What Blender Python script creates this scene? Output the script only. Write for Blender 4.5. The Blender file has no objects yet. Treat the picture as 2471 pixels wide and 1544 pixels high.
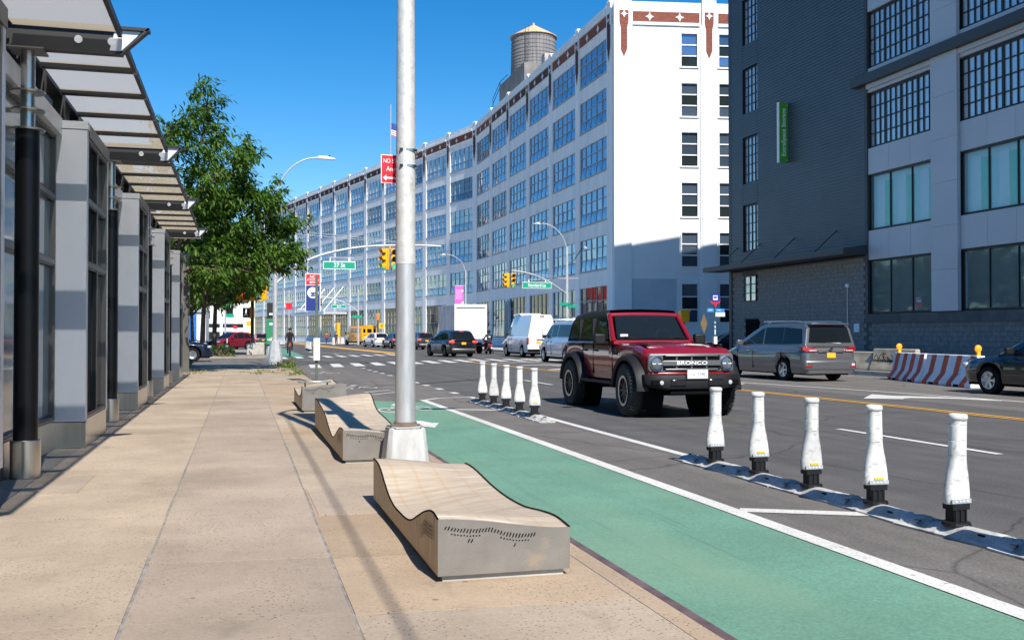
import bpy, math, random
from mathutils import Vector, Matrix
R = math.radians
sin, cos, pi = math.sin, math.cos, math.pi
scene = bpy.context.scene
COL = scene.collection
random.seed(7)

# ------------------------------------------------------------------ camera
cam = bpy.data.cameras.new('camera')
cam.lens = 35.0; cam.sensor_width = 36.0; cam.clip_start = 0.05; cam.clip_end = 3000
camo = bpy.data.objects.new('camera', cam); COL.objects.link(camo)
camo.location = (0, 0, 1.42)
camo.rotation_euler = (R(90.86), 0, R(-15.25))
scene.camera = camo

# ------------------------------------------------------------------ sky, sun, exposure
SUN = Vector((0.132, -0.991, 0)).normalized() * cos(R(45.5)) + Vector((0, 0, sin(R(45.5))))
world = bpy.data.worlds.new('World'); scene.world = world; world.use_nodes = True
wn = world.node_tree.nodes; wl = world.node_tree.links
sky = wn.new('ShaderNodeTexSky'); sky.sky_type = 'NISHITA'; sky.sun_disc = False
sky.sun_elevation = R(45.5); sky.sun_rotation = math.atan2(SUN.x, SUN.y)
sky.altitude = 0; sky.air_density = 1.0; sky.dust_density = 0.0; sky.ozone_density = 4.0
wn['Background'].inputs['Strength'].default_value = 0.098
hs = wn.new('ShaderNodeHueSaturation'); hs.inputs['Saturation'].default_value = 1.40
wl.new(sky.outputs[0], hs.inputs['Color']); wl.new(hs.outputs[0], wn['Background'].inputs['Color'])
sl = bpy.data.lights.new('sun', 'SUN'); sl.energy = 4.7; sl.angle = R(0.53); sl.color = (1.0, 0.95, 0.87)
so = bpy.data.objects.new('sun', sl); COL.objects.link(so)
so.rotation_euler = SUN.to_track_quat('Z', 'Y').to_euler(); so.location = (0, 0, 60)
scene.view_settings.view_transform = 'Standard'; scene.view_settings.look = 'None'
scene.view_settings.exposure = 0.6; scene.view_settings.gamma = 1.0
scene.view_settings.use_curve_mapping = False
scene.render.engine = 'CYCLES'
scene.cycles.use_denoising = True
try: scene.cycles.denoiser = 'OPENIMAGEDENOISE'
except Exception: pass
scene.cycles.max_bounces = 6; scene.cycles.transparent_max_bounces = 12
scene.cycles.sample_clamp_indirect = 8

# ------------------------------------------------------------------ mesh helpers
class MB:
    def __init__(s): s.v = []; s.f = []; s.m = []
    def add(s, vs, fs, m=0):
        o = len(s.v); s.v += [tuple(p) for p in vs]
        for f in fs: s.f.append([i + o for i in f]); s.m.append(m)
        return s
    def box(s, x0, x1, y0, y1, z0, z1, m=0):
        return s.add([(x0,y0,z0),(x1,y0,z0),(x1,y1,z0),(x0,y1,z0),(x0,y0,z1),(x1,y0,z1),(x1,y1,z1),(x0,y1,z1)],
            [(3,2,1,0),(4,5,6,7),(0,1,5,4),(1,2,6,5),(2,3,7,6),(3,0,4,7)], m)
    def cbox(s, c, d, m=0):
        return s.box(c[0]-d[0]/2,c[0]+d[0]/2,c[1]-d[1]/2,c[1]+d[1]/2,c[2]-d[2]/2,c[2]+d[2]/2,m)
    def bar(s, p, q, w, h, m=0):                                # a box beam from p to q
        p = Vector(p); q = Vector(q); d = (q-p).normalized()
        u = Vector((0,0,1)) if abs(d.z) < .95 else Vector((0,1,0))
        a = d.cross(u).normalized()*w/2; b = a.cross(d).normalized()*h/2
        vs = [p-a-b,p+a-b,p+a+b,p-a+b,q-a-b,q+a-b,q+a+b,q-a+b]
        return s.add(vs, [(3,2,1,0),(4,5,6,7),(0,1,5,4),(1,2,6,5),(2,3,7,6),(3,0,4,7)], m)
    def tube(s, pts, r, n=8, m=0, cap=True):
        pts = [Vector(p) for p in pts]; rs = r if isinstance(r, (list,tuple)) else [r]*len(pts)
        o = len(s.v); prev = None
        for i, p in enumerate(pts):
            d = (pts[min(i+1,len(pts)-1)]-pts[max(i-1,0)]).normalized()
            if prev is None:
                u = Vector((0,0,1)) if abs(d.z) < .9 else Vector((1,0,0))
                a = d.cross(u).normalized()
            else: a = (prev - d*prev.dot(d)).normalized()
            prev = a; b = d.cross(a)
            for k in range(n):
                t = 2*pi*k/n; s.v.append(tuple(p + (a*cos(t)+b*sin(t))*rs[i]))
        for i in range(len(pts)-1):
            for k in range(n):
                s.f.append([o+i*n+k,o+i*n+(k+1)%n,o+(i+1)*n+(k+1)%n,o+(i+1)*n+k]); s.m.append(m)
        if cap:
            s.f.append([o+k for k in range(n)][::-1]); s.m.append(m)
            e = o+(len(pts)-1)*n; s.f.append([e+k for k in range(n)]); s.m.append(m)
        return s
    def cyl(s, p, q, r, n=16, m=0, r2=None): return s.tube([p,q],[r,r if r2 is None else r2],n,m)
    def lathe(s, prof, n=24, c=(0,0,0), axis='z', m=0, cap=True):
        o = len(s.v)
        for r, h in prof:
            for k in range(n):
                t = 2*pi*k/n; a, b = r*cos(t), r*sin(t)
                p = (a,b,h) if axis=='z' else ((h,a,b) if axis=='x' else (b,h,a))
                s.v.append((p[0]+c[0],p[1]+c[1],p[2]+c[2]))
        for i in range(len(prof)-1):
            for k in range(n):
                s.f.append([o+i*n+k,o+i*n+(k+1)%n,o+(i+1)*n+(k+1)%n,o+(i+1)*n+k]); s.m.append(m)
        for i, rv in ((0,True),(len(prof)-1,False)):
            if cap and prof[i][0] > 1e-4:
                f = [o+i*n+k for k in range(n)]; s.f.append(f[::-1] if rv else f); s.m.append(m)
        return s
    def prism(s, poly, a, b, axis='x', m=0):                    # extrude a 2-D outline along an axis
        def P(u, v, t): return (t,u,v) if axis=='x' else ((u,t,v) if axis=='y' else (u,v,t))
        n = len(poly); vs = [P(u,v,a) for u,v in poly]+[P(u,v,b) for u,v in poly]
        fs = [list(range(n))[::-1], [n+i for i in range(n)]]+[[i,(i+1)%n,n+(i+1)%n,n+i] for i in range(n)]
        return s.add(vs, fs, m)
    def loft(s, rings, m=0, closed=False, caps=(True,True)):
        n = len(rings[0]); o = len(s.v)
        for r in rings: s.v += [tuple(p) for p in r]
        for i in range(len(rings)-1):
            for k in range(n if closed else n-1):
                s.f.append([o+i*n+k,o+i*n+(k+1)%n,o+(i+1)*n+(k+1)%n,o+(i+1)*n+k]); s.m.append(m)
        if caps[0]: s.f.append([o+k for k in range(n)][::-1]); s.m.append(m)
        if caps[1]: s.f.append([o+(len(rings)-1)*n+k for k in range(n)]); s.m.append(m)
        return s
    def quad(s, a, b, c, d, m=0): return s.add([a,b,c,d],[(0,1,2,3)],m)
    def poly(s, pts, m=0): return s.add(pts,[list(range(len(pts)))],m)
    def mesh(s, name, mats, smooth=None):
        me = bpy.data.meshes.new(name); me.from_pydata(s.v, [], s.f)
        for m in (mats if isinstance(mats,(list,tuple)) else [mats]): me.materials.append(m)
        if any(s.m): me.polygons.foreach_set('material_index', s.m)
        import bmesh
        bm = bmesh.new(); bm.from_mesh(me); bmesh.ops.recalc_face_normals(bm, faces=bm.faces); bm.to_mesh(me); bm.free()
        if smooth:
            me.polygons.foreach_set('use_smooth', [True]*len(me.polygons))
            try: me.set_sharp_from_angle(angle=R(smooth))
            except Exception: pass
        me.update(); return me
    def obj(s, name, mats, parent=None, smooth=None, bevel=0, seg=2):
        return link(name, s.mesh(name, mats, smooth or (35 if bevel else None)), parent, bevel, seg)

def link(name, me, parent=None, bevel=0, seg=2, loc=None, rz=None):
    o = bpy.data.objects.new(name, me); COL.objects.link(o); o.parent = parent
    if loc is not None: o.location = loc
    if rz is not None: o.rotation_euler = (0,0,rz)
    if bevel:
        b = o.modifiers.new('bevel','BEVEL'); b.width = bevel; b.segments = seg; b.limit_method = 'ANGLE'; b.angle_limit = R(40)
        b.harden_normals = False
    return o
def tag(o, label=None, cat=None, group=None, kind=None):
    if label: o['label'] = label
    if cat: o['category'] = cat
    if group: o['group'] = group
    if kind: o['kind'] = kind
    return o
def thing(name, label, cat, loc=(0,0,0), rz=0, group=None):
    o = bpy.data.objects.new(name, None); o.empty_display_size = .2; COL.objects.link(o)
    o.location = loc; o.rotation_euler = (0,0,rz)
    return tag(o, label, cat, group)
def struct(o): o['kind'] = 'structure'; return o
def dup(root, loc, rz, label=None):
    r = root.copy(); COL.objects.link(r); r.location = loc; r.rotation_euler = (0,0,rz)
    if label: r['label'] = label
    for ch in list(root.children):
        c = ch.copy(); COL.objects.link(c); c.parent = r
        for g in list(ch.children):
            d = g.copy(); COL.objects.link(d); d.parent = c
    return r
def text(name, body, size, loc, rot, mat, parent=None, align='CENTER', sx=1.0, off=0.0):
    cu = bpy.data.curves.new(name, 'FONT'); cu.body = body; cu.size = size; cu.align_x = align; cu.align_y = 'CENTER'
    cu.extrude = 0.0008; cu.offset = off; cu.resolution_u = 3
    t = bpy.data.objects.new(name, cu); COL.objects.link(t)
    dg = bpy.context.evaluated_depsgraph_get()
    me = bpy.data.meshes.new_from_object(t.evaluated_get(dg)); bpy.data.objects.remove(t); bpy.data.curves.remove(cu)
    for v in me.vertices: v.co.x *= sx
    me.materials.clear(); me.materials.append(mat)
    o = link(name, me, parent); o.location = loc; o.rotation_euler = rot
    return o
def interp(tab, x):
    if x <= tab[0][0]: return tab[0][1]
    for (a,b),(c,d) in zip(tab,tab[1:]):
        if x <= c: return b+(d-b)*(x-a)/(c-a) if c > a else d
    return tab[-1][1]
def smoothtab(tab, n=6):                                       # Catmull-Rom through a profile
    out = []
    for i in range(len(tab)-1):
        p0 = tab[max(i-1,0)]; p1 = tab[i]; p2 = tab[i+1]; p3 = tab[min(i+2,len(tab)-1)]
        for k in range(n):
            t = k/n
            out.append(tuple(.5*((2*p1[j])+(-p0[j]+p2[j])*t+(2*p0[j]-5*p1[j]+4*p2[j]-p3[j])*t*t+(-p0[j]+3*p1[j]-3*p2[j]+p3[j])*t**3) for j in range(len(p1))))
    out.append(tuple(tab[-1])); return out

# ------------------------------------------------------------------ materials
MAT = {}
def newmat(name):
    m = bpy.data.materials.new(name); m.use_nodes = True; MAT[name] = m
    return m, m.node_tree.nodes, m.node_tree.links, m.node_tree.nodes['Principled BSDF']
def setp(b, **k):
    for a, v in k.items():
        n = {'col':'Base Color','rough':'Roughness','metal':'Metallic','ior':'IOR','coat':'Coat Weight','spec':'Specular IOR Level','trans':'Transmission Weight','alpha':'Alpha'}[a]
        b.inputs[n].default_value = (*v,1) if a=='col' else v
def mixc(n, l, fac, a, b, mode='MIX'):
    x = n.new('ShaderNodeMix'); x.data_type = 'RGBA'; x.blend_type = mode
    for i, v in ((0,fac),(6,a),(7,b)):
        if hasattr(v,'is_output') or hasattr(v,'links'): l.new(v, x.inputs[i])
        else: x.inputs[i].default_value = (*v,1) if isinstance(v,tuple) else v
    return x.outputs[2]
def noise(n, l, co, scale, detail=4, rough=.55):
    t = n.new('ShaderNodeTexNoise'); t.inputs['Scale'].default_value = scale; t.inputs['Detail'].default_value = detail
    t.inputs['Roughness'].default_value = rough; l.new(co, t.inputs['Vector']); return t.outputs[0]
def ramp(n, l, fac, stops):
    r = n.new('ShaderNodeValToRGB'); l.new(fac, r.inputs[0]); e = r.color_ramp.elements
    while len(e) < len(stops): e.new(.5)
    for i,(p,c) in enumerate(stops): e[i].position = p; e[i].color = (*c,1) if isinstance(c,tuple) else (c,c,c,1)
    return r.outputs[0]
def coords(n, l, kind='Object', scale=None):
    t = n.new('ShaderNodeNewGeometry').outputs['Position'] if kind == 'World' else n.new('ShaderNodeTexCoord').outputs[kind]
    if scale:
        mp = n.new('ShaderNodeMapping'); mp.inputs['Scale'].default_value = scale; l.new(t, mp.inputs[0]); t = mp.outputs[0]
    return t
def bumpn(n, l, b, h, strength, dist=.01):
    x = n.new('ShaderNodeBump'); x.inputs['Strength'].default_value = strength; x.inputs['Distance'].default_value = dist
    l.new(h, x.inputs['Height']); l.new(x.outputs[0], b.inputs['Normal'])
def M(name, col, rough=.6, metal=0, var=.18, scale=3, bump=0, bscale=40, coat=0, stretch=None, rnd=0, wpos=False, spec=.5, dirt=None):
    if name in MAT: return MAT[name]
    m, n, l, b = newmat(name); setp(b, col=col, rough=rough, metal=metal, coat=coat, spec=spec)
    if coat: b.inputs['Coat Roughness'].default_value = .03
    c = n.new('ShaderNodeNewGeometry').outputs['Position'] if wpos else n.new('ShaderNodeTexCoord').outputs['Object']
    if stretch:
        mp = n.new('ShaderNodeMapping'); mp.inputs['Scale'].default_value = stretch; l.new(c, mp.inputs[0]); c = mp.outputs[0]
    if var or rnd or dirt:
        f = ramp(n, l, noise(n,l,c,scale), [(.3,1-var),(.7,1+var)])
        cc = mixc(n, l, 1.0, col, f, 'MULTIPLY')
        if rnd:
            oi = n.new('ShaderNodeObjectInfo'); mr = n.new('ShaderNodeMapRange')
            mr.inputs[3].default_value = 1-rnd; mr.inputs[4].default_value = 1+rnd*.6; l.new(oi.outputs['Random'], mr.inputs[0])
            cc = mixc(n, l, 1.0, cc, mr.outputs[0], 'MULTIPLY')
        if dirt:
            d = ramp(n, l, noise(n,l,c,dirt[1],6,.65), [(dirt[2],0.),(dirt[2]+.14,1.)])
            cc = mixc(n, l, d, cc, dirt[0])
        l.new(cc, b.inputs['Base Color'])
    if bump: bumpn(n, l, b, noise(n,l,c,bscale,5), bump)
    return m
# ------------------------------------------------------------------ special materials
def asphalt(name, base, warm):
    m, n, l, b = newmat(name); c = coords(n,l,'World')
    fine = noise(n,l,c,48,4,.75); mid = noise(n,l,c,1.1,5,.6)
    streak = noise(n,l,coords(n,l,'World',(2.2,.06,1)),1.0,4,.6)
    col = mixc(n,l, ramp(n,l,fine,[(.3,0.),(.72,1.)]), tuple(x*.62 for x in base), tuple(x*1.38 for x in base))
    col = mixc(n,l,1.0,col, ramp(n,l,mid,[(.3,.84),(.72,1.14)]),'MULTIPLY')
    col = mixc(n,l,1.0,col, ramp(n,l,streak,[(.32,.80),(.6,1.06)]),'MULTIPLY')
    blot = ramp(n,l,noise(n,l,coords(n,l,'World',(1,.35,1)),.55,3,.5),[(.58,0.),(.72,.35)])
    col = mixc(n,l,blot,col,tuple(x*.5 for x in base))
    # hairline cracks
    vo = n.new('ShaderNodeTexVoronoi'); vo.feature = 'DISTANCE_TO_EDGE'; vo.inputs['Scale'].default_value = .33
    dist = n.new('ShaderNodeMix'); dist.data_type='VECTOR'; dist.inputs[0].default_value=.22
    nn = n.new('ShaderNodeTexNoise'); nn.inputs['Scale'].default_value=1.3; nn.inputs['Detail'].default_value=5; l.new(c, nn.inputs['Vector'])
    l.new(c, dist.inputs[4]); l.new(nn.outputs['Color'], dist.inputs[5]); l.new(dist.outputs[1], vo.inputs['Vector'])
    cr = ramp(n,l,vo.outputs['Distance'],[(.0,.7),(.006,0.)])
    col = mixc(n,l,cr,col,tuple(x*.35 for x in base))
    l.new(col, b.inputs['Base Color']); setp(b, rough=.88, spec=.3)
    bumpn(n,l,b,fine,.55,.006)
    return m
asphalt('asphalt',(.101,.096,.092),0); asphalt('asphalt_old',(.152,.139,.126),0)

def paint(name, col, wear, under=(.17,.16,.15), tyre=False):
    m, n, l, b = newmat(name); c = coords(n,l,'World')
    w = noise(n,l,c,14,6,.7); big = noise(n,l,c,.9,4,.6)
    col2 = mixc(n,l, ramp(n,l,big,[(.3,0.),(.7,1.)]), tuple(x*.86 for x in col), tuple(min(x*1.1,.95) for x in col))
    g = noise(n,l,c,55,3,.7)
    col2 = mixc(n,l,1.0,col2, ramp(n,l,g,[(.3,.72),(.7,1.2)]),'MULTIPLY')
    if tyre:                                                    # rubber tracks and scuffs along the lane
        s = noise(n,l,coords(n,l,'World',(6,.12,1)),1.6,4,.62)
        col2 = mixc(n,l, ramp(n,l,s,[(.55,0.),(.75,.55)]), col2, (.09,.18,.14))
        y = noise(n,l,coords(n,l,'World',(.7,.22,1)),1.2,3,.5)
        col2 = mixc(n,l, ramp(n,l,y,[(.45,0.),(.72,.6)]), col2, (.19,.29,.19))
        th = noise(n,l,coords(n,l,'World',(9,.10,1)),2.3,5,.7)
        col2 = mixc(n,l, ramp(n,l,th,[(.63,0.),(.66,.55)]), col2, (.04,.085,.065))
    l.new(mixc(n,l, ramp(n,l,w,[(wear,0.),(wear+.1,1.)]), col2, under), b.inputs['Base Color'])
    setp(b, rough=.8, spec=.3); bumpn(n,l,b,g,.35,.004); return m
paint('white_paint',(.62,.60,.56),.60); paint('yellow_paint',(.62,.33,.06),.66); paint('green_paint',(.132,.272,.196),.66,tyre=True)
M('tyre_streak',(.095,.215,.15),.9,var=.5,scale=3,wpos=True); paint('worn_white',(.52,.50,.47),.54); paint('faint_green',(.11,.27,.2),.6)

def slabmat(name, base):
    m, n, l, b = newmat(name); c = coords(n,l,'World'); oi = n.new('ShaderNodeObjectInfo')
    mr = n.new('ShaderNodeMapRange'); mr.inputs[3].default_value=.91; mr.inputs[4].default_value=1.07; l.new(oi.outputs['Random'],mr.inputs[0])
    col = mixc(n,l,1.0,base,mr.outputs[0],'MULTIPLY')
    col = mixc(n,l,1.0,col,ramp(n,l,noise(n,l,c,.9,6,.62),[(.3,.77),(.7,1.13)]),'MULTIPLY')
    col = mixc(n,l,1.0,col,ramp(n,l,noise(n,l,c,60,3,.7),[(.25,.84),(.75,1.14)]),'MULTIPLY')
    v = n.new('ShaderNodeTexVoronoi'); v.inputs['Scale'].default_value = 38; l.new(c, v.inputs['Vector'])
    pit = ramp(n,l,v.outputs['Distance'],[(.15,1.),(.25,0.)])
    pm = ramp(n,l,noise(n,l,c,3.2,3,.6),[(.40,0.),(.56,1.)])
    mu = n.new('ShaderNodeMath'); mu.operation='MULTIPLY'; l.new(pit,mu.inputs[0]); l.new(pm,mu.inputs[1])
    col = mixc(n,l,mu.outputs[0],col,tuple(x*.28 for x in base))
    st = ramp(n,l,noise(n,l,coords(n,l,'World',(1,.5,1)),2.1,5,.65),[(.60,0.),(.72,.45)])
    col = mixc(n,l,st,col,tuple(x*.5 for x in base))
    v2 = n.new('ShaderNodeTexVoronoi'); v2.inputs['Scale'].default_value = 1.9; l.new(c, v2.inputs['Vector'])
    col = mixc(n,l,ramp(n,l,v2.outputs['Distance'],[(.028,.7),(.036,0.)]),col,tuple(x*.35 for x in base))
    l.new(col,b.inputs['Base Color']); setp(b,rough=.9,spec=.25)
    bumpn(n,l,b,noise(n,l,c,70,4,.7),.35,.005); return m
slabmat('slab_warm',(.408,.328,.246)); slabmat('slab_pink',(.372,.300,.235)); slabmat('slab_gold',(.395,.298,.208)); slabmat('slab_grey',(.29,.262,.226))
M('joint_fill',(.235,.215,.195),.95,var=.35,scale=9,wpos=True)
M('steel_kerb',(.15,.10,.10),.6,.3,var=.4,scale=7,wpos=True)
M('concrete',(.42,.40,.36),.9,var=.2,scale=2.5,bump=.25,dirt=((.22,.20,.18),1.6,.55))
M('concrete_tan',(.40,.34,.26),.9,var=.25,scale=2.5,bump=.3,dirt=((.16,.14,.12),1.6,.55))
M('dirt',(.12,.09,.06),1,var=.4,scale=3,wpos=True)
M('ground_far',(.2,.19,.18),.95,var=.2,scale=.1,wpos=True)
M('black_rubber',(.009,.009,.0095),.8,var=.2,scale=20,spec=.2)
M('tyre_dusty',(.045,.042,.038),.85,var=.3,scale=12,bump=.2)
M('black_plastic',(.010,.010,.011),.55,var=.15,scale=15,spec=.3)
M('chassis',(.004,.004,.0045),.9,var=0,spec=.1)
M('white_plastic',(.60,.59,.565),.5,var=.14,scale=9,dirt=((.25,.24,.225),6,.545),bump=.3,bscale=18,rnd=.14)
M('white_band',(.72,.72,.71),.25,var=.05,scale=9,dirt=((.36,.35,.34),9,.60),rnd=.08)
M('dirty_white',(.47,.455,.43),.8,var=.3,scale=8,dirt=((.17,.16,.15),5,.50),spec=.15)
M('galvanised',(.56,.56,.565),.38,.5,var=.16,scale=6,stretch=(3,3,.5))
M('pole_paint',(.60,.585,.55),.55,.25,var=.14,scale=12,bump=.35,bscale=30,dirt=((.40,.36,.31),9,.6))
M('cast_base',(.46,.455,.44),.75,.1,var=.16,scale=4,dirt=((.30,.29,.28),3.2,.58),stretch=(2,2,.6),bump=.2)
M('rust',(.17,.12,.09),.9,var=.4,scale=10)
M('black_metal',(.008,.008,.009),.38,.0,var=.1,scale=5,spec=.35)
M('dark_frame',(.012,.013,.015),.5,.1,var=.1)
M('stainless',(.55,.53,.50),.28,1.0,var=.08,scale=3,stretch=(8,8,.4))
M('alu_panel',(.62,.64,.68),.40,.25,var=.05,scale=2,stretch=(1,1,.2))
M('alu_frame',(.15,.14,.13),.42,.5,var=.08,scale=3)
M('sign_green',(.0,.30,.19),.45,var=.04); M('sign_white',(.85,.85,.84),.45,var=.03); M('sign_red',(.70,.012,.03),.45,var=.05)
M('sign_blue',(.012,.03,.20),.45,var=.05); M('sign_sky',(.02,.22,.62),.45,var=.04); M('sign_pink',(.85,.12,.48),.55,var=.08,scale=2)
M('signal_yellow',(.85,.42,.01),.4,var=.06); M('signal_dark',(.015,.015,.015),.5,var=0)
M('street_green_pole',(.10,.13,.085),.6,.4,var=.25,scale=8)
M('bus_green_pole',(.03,.12,.06),.5,.2,var=.2,scale=8)
M('pole_grey',(.50,.51,.52),.5,.35,var=.12,scale=5)
M('cabinet_green',(.02,.20,.09),.5,var=.15,scale=4)
M('leafy_hedge',(.05,.10,.025),.7,var=.4,scale=6)
def emit(name, col, st):
    m, n, l, b = newmat(name); setp(b, col=tuple(min(c,.6) for c in col), rough=.3)
    b.inputs['Emission Color'].default_value = (*col,1); b.inputs['Emission Strength'].default_value = st; return m
emit('green_light',(.1,1,.6),.45); emit('brake_light',(1,.05,.03),.9); emit('walk_light',(1,1,1),.8); emit('amber_light',(1,.22,.01),1.0)
def glass(name, col, metal=.75, rough=.03, wav=.03):
    m, n, l, b = newmat(name); setp(b, col=col, rough=rough, metal=metal, spec=.8 if metal else .24)
    if wav: bumpn(n,l,b,noise(n,l,coords(n,l,'Object'),.7,2),wav,.2)
    return m
glass('facade_glass',(.23,.32,.44)); glass('facade_glass_pale',(.36,.42,.48),.6,.05); glass('facade_glass_dark',(.10,.15,.21),.6,.03); glass('store_glass',(.05,.06,.065),.18,.004,0); glass('frosted_glass',(.20,.27,.30),.1,.05)
glass('car_glass',(.008,.011,.014),.0,.015,0); glass('dark_glass',(.02,.028,.03),.0,.03,.02); glass('pale_glass',(.60,.64,.68),.45,.12)
def clearglass(name, tint, mixv):
    m, n, l, b = newmat(name); setp(b, col=tint, rough=.03, metal=.35, spec=.8)
    t = n.new('ShaderNodeBsdfTransparent'); t.inputs[0].default_value = (*[min(1,.55+x*.5) for x in tint],1)
    ms = n.new('ShaderNodeMixShader'); ms.inputs[0].default_value = mixv
    l.new(t.outputs[0], ms.inputs[1]); l.new(b.outputs[0], ms.inputs[2]); l.new(ms.outputs[0], n['Material Output'].inputs[0]); return m
clearglass('see_through_glass',(.62,.80,.82),.26)
clearglass('lens',(.75,.78,.80),.45)
def perforated():
    m, n, l, b = newmat('perforated_metal'); setp(b, col=(.44,.40,.34), rough=.55, metal=.1)
    t = n.new('ShaderNodeTexCoord').outputs['Object']; sp = n.new('ShaderNodeSeparateXYZ'); l.new(t, sp.inputs[0])
    def mth(op, a, c=None):
        x = n.new('ShaderNodeMath'); x.operation = op
        for i, v in enumerate((a,c)):
            if v is None: continue
            if hasattr(v,'links'): l.new(v, x.inputs[i])
            else: x.inputs[i].default_value = v
        return x.outputs[0]
    p = .016
    def cell(ox, oy):
        u = mth('SUBTRACT', mth('FRACT', mth('ADD', mth('DIVIDE', sp.outputs[0], p), ox)), .5)
        v = mth('SUBTRACT', mth('FRACT', mth('ADD', mth('DIVIDE', sp.outputs[1], p*1.732), oy)), .5)
        v = mth('MULTIPLY', v, 1.732)
        return mth('ADD', mth('MULTIPLY',u,u), mth('MULTIPLY',v,v))
    d = mth('MINIMUM', cell(0,0), cell(.5,.5)); hole = mth('LESS_THAN', d, .074)
    tr = n.new('ShaderNodeBsdfTransparent'); ms = n.new('ShaderNodeMixShader')
    tl = n.new('ShaderNodeBsdfTranslucent'); tl.inputs[0].default_value=(.85,.70,.50,1); m2 = n.new('ShaderNodeMixShader'); m2.inputs[0].default_value=.4; l.new(b.outputs[0],m2.inputs[1]); l.new(tl.outputs[0],m2.inputs[2])
    l.new(hole, ms.inputs[0]); l.new(m2.outputs[0], ms.inputs[1]); l.new(tr.outputs[0], ms.inputs[2]); l.new(ms.outputs[0], n['Material Output'].inputs[0])
    return m
perforated()
def brick(name, a, bcol, mortar, sc):
    m, n, l, b = newmat(name); t = n.new('ShaderNodeTexBrick'); c = coords(n,l,'Object')
    mp = n.new('ShaderNodeMapping'); mp.inputs['Rotation'].default_value = (R(90),0,0); l.new(c, mp.inputs[0]); l.new(mp.outputs[0], t.inputs['Vector'])
    t.inputs['Color1'].default_value=(*a,1); t.inputs['Color2'].default_value=(*bcol,1); t.inputs['Mortar'].default_value=(*mortar,1)
    t.inputs['Scale'].default_value=sc; t.inputs['Mortar Size'].default_value=.012; t.inputs['Brick Width'].default_value=.5; t.inputs['Row Height'].default_value=.25
    l.new(t.outputs[0], b.inputs['Base Color']); setp(b, rough=.9); return m
brick('red_brick',(.26,.06,.03),(.17,.04,.025),(.25,.2,.17),2.2); brick('dark_brick',(.10,.035,.025),(.07,.03,.025),(.12,.1,.09),2.2)
M('white_wall',(.86,.865,.87),.85,var=.08,scale=.8,wpos=True,stretch=(1.6,1.6,.14),dirt=((.62,.62,.61),.9,.60))
M('white_stucco',(.80,.80,.80),.8,var=.04,scale=.5,wpos=True)
M('grey_wall',(.52,.56,.60),.85,var=.08,scale=.6,wpos=True)
M('white_trim',(.84,.84,.83),.5,var=.03)
M('muntin',(.20,.21,.22),.6,var=.05); M('muntin_light',(.55,.57,.58),.6,var=.05)
M('siding',(.082,.108,.132),.45,.3,var=.08,scale=.5,wpos=True)
M('siding_dark',(.05,.055,.06),.5,.2,var=.08)
M('cmu',(.19,.195,.195),.92,var=.2,scale=5,rnd=.09,wpos=True,bump=.3)
M('cmu_joint',(.10,.105,.11),.95,var=.2,scale=5,wpos=True)
M('clad_white',(.47,.49,.53),.5,.1,var=.03,scale=.6,rnd=.03)
M('stone_band',(.10,.105,.11),.85,var=.2,scale=2,rnd=.2)
M('black_frame',(.01,.01,.011),.4,.2,var=0)
M('blind_white',(.72,.78,.82),.7,var=.03); M('panel_green',(.12,.62,.42),.6,var=.05); M('panel_cyan',(.55,.80,.85),.6,var=.05)
M('green_sign_face',(.07,.36,.02),.4,var=.04)
M('tank_wood',(.22,.21,.21),.85,var=.35,scale=1.2,stretch=(9,9,.25)); M('tank_roof',(.66,.42,.24),.8,var=.12,scale=2); M('tank_hoop',(.05,.05,.05),.7)

# ------------------------------------------------------------------ ground, road, pavements
g = MB().quad((-900,-200,-.03),(900,-200,-.03),(900,1500,-.03),(-900,1500,-.03)).obj('ground', MAT['ground_far']); struct(g)
road = MB().quad((-60,-12,0),(27,-12,0),(27,330,0),(-60,330,0)).obj('road', MAT['asphalt']); struct(road)
MB().quad((2.09,-12,.004),(5.05,-12,.004),(5.05,47,.004),(2.09,47,.004)).obj('old_asphalt_strip', MAT['asphalt_old'], road)
MB().quad((14.0,-12,.003),(21.4,-12,.003),(21.4,52,.003),(14.0,52,.003)).obj('parking_lane_asphalt', MAT['asphalt_old'], road)
MB().poly([(-40,46.4,.004),(1.2,46.4,.004),(2.0,47.2,.004),(2.4,61.5,.004),(-40,61.5,.004)]).obj('side_street_asphalt', MAT['asphalt_old'], road)
def mark(name, pts, mat, z=.008): return MB().poly([(x,y,z) for x,y in pts]).obj(name, MAT[mat], road)
def line(name, pts, w, mat, z=.008):
    b = MB(); L = []; Rr = []
    for i,(x,y) in enumerate(pts):
        a = pts[max(i-1,0)]; c = pts[min(i+1,len(pts)-1)]; dx,dy = c[0]-a[0],c[1]-a[1]; d = math.hypot(dx,dy)
        L.append((x-dy/d*w/2,y+dx/d*w/2,z)); Rr.append((x+dy/d*w/2,y-dx/d*w/2,z))
    for i in range(len(pts)-1): b.quad(L[i],Rr[i],Rr[i+1],L[i+1])
    return b.obj(name, MAT[mat], road)
mark('bike_lane_green', [(2.13,-4),(3.74,-4),(3.74,20.7),(2.13,21.9)], 'green_paint')
mark('bike_lane_green', [(2.5,66.5),(4.1,66),(4.5,120),(3.0,120)], 'faint_green')
line('edge_line', [(3.83,-4),(3.82,21.4)], .15, 'white_paint', .010)
line('buffer_line', [(5.06,-4),(5.06,22.2)], .13, 'white_paint', .009)
line('buffer_end_line', [(3.82,21.3),(4.25,21.9),(4.75,22.1),(5.06,22.1)], .12, 'white_paint', .0095)
for y in (18.0,6.75,-2.0): line('buffer_bar', [(3.9,y+.55),(5.0,y)], .17, 'white_paint', .0095)
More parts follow.
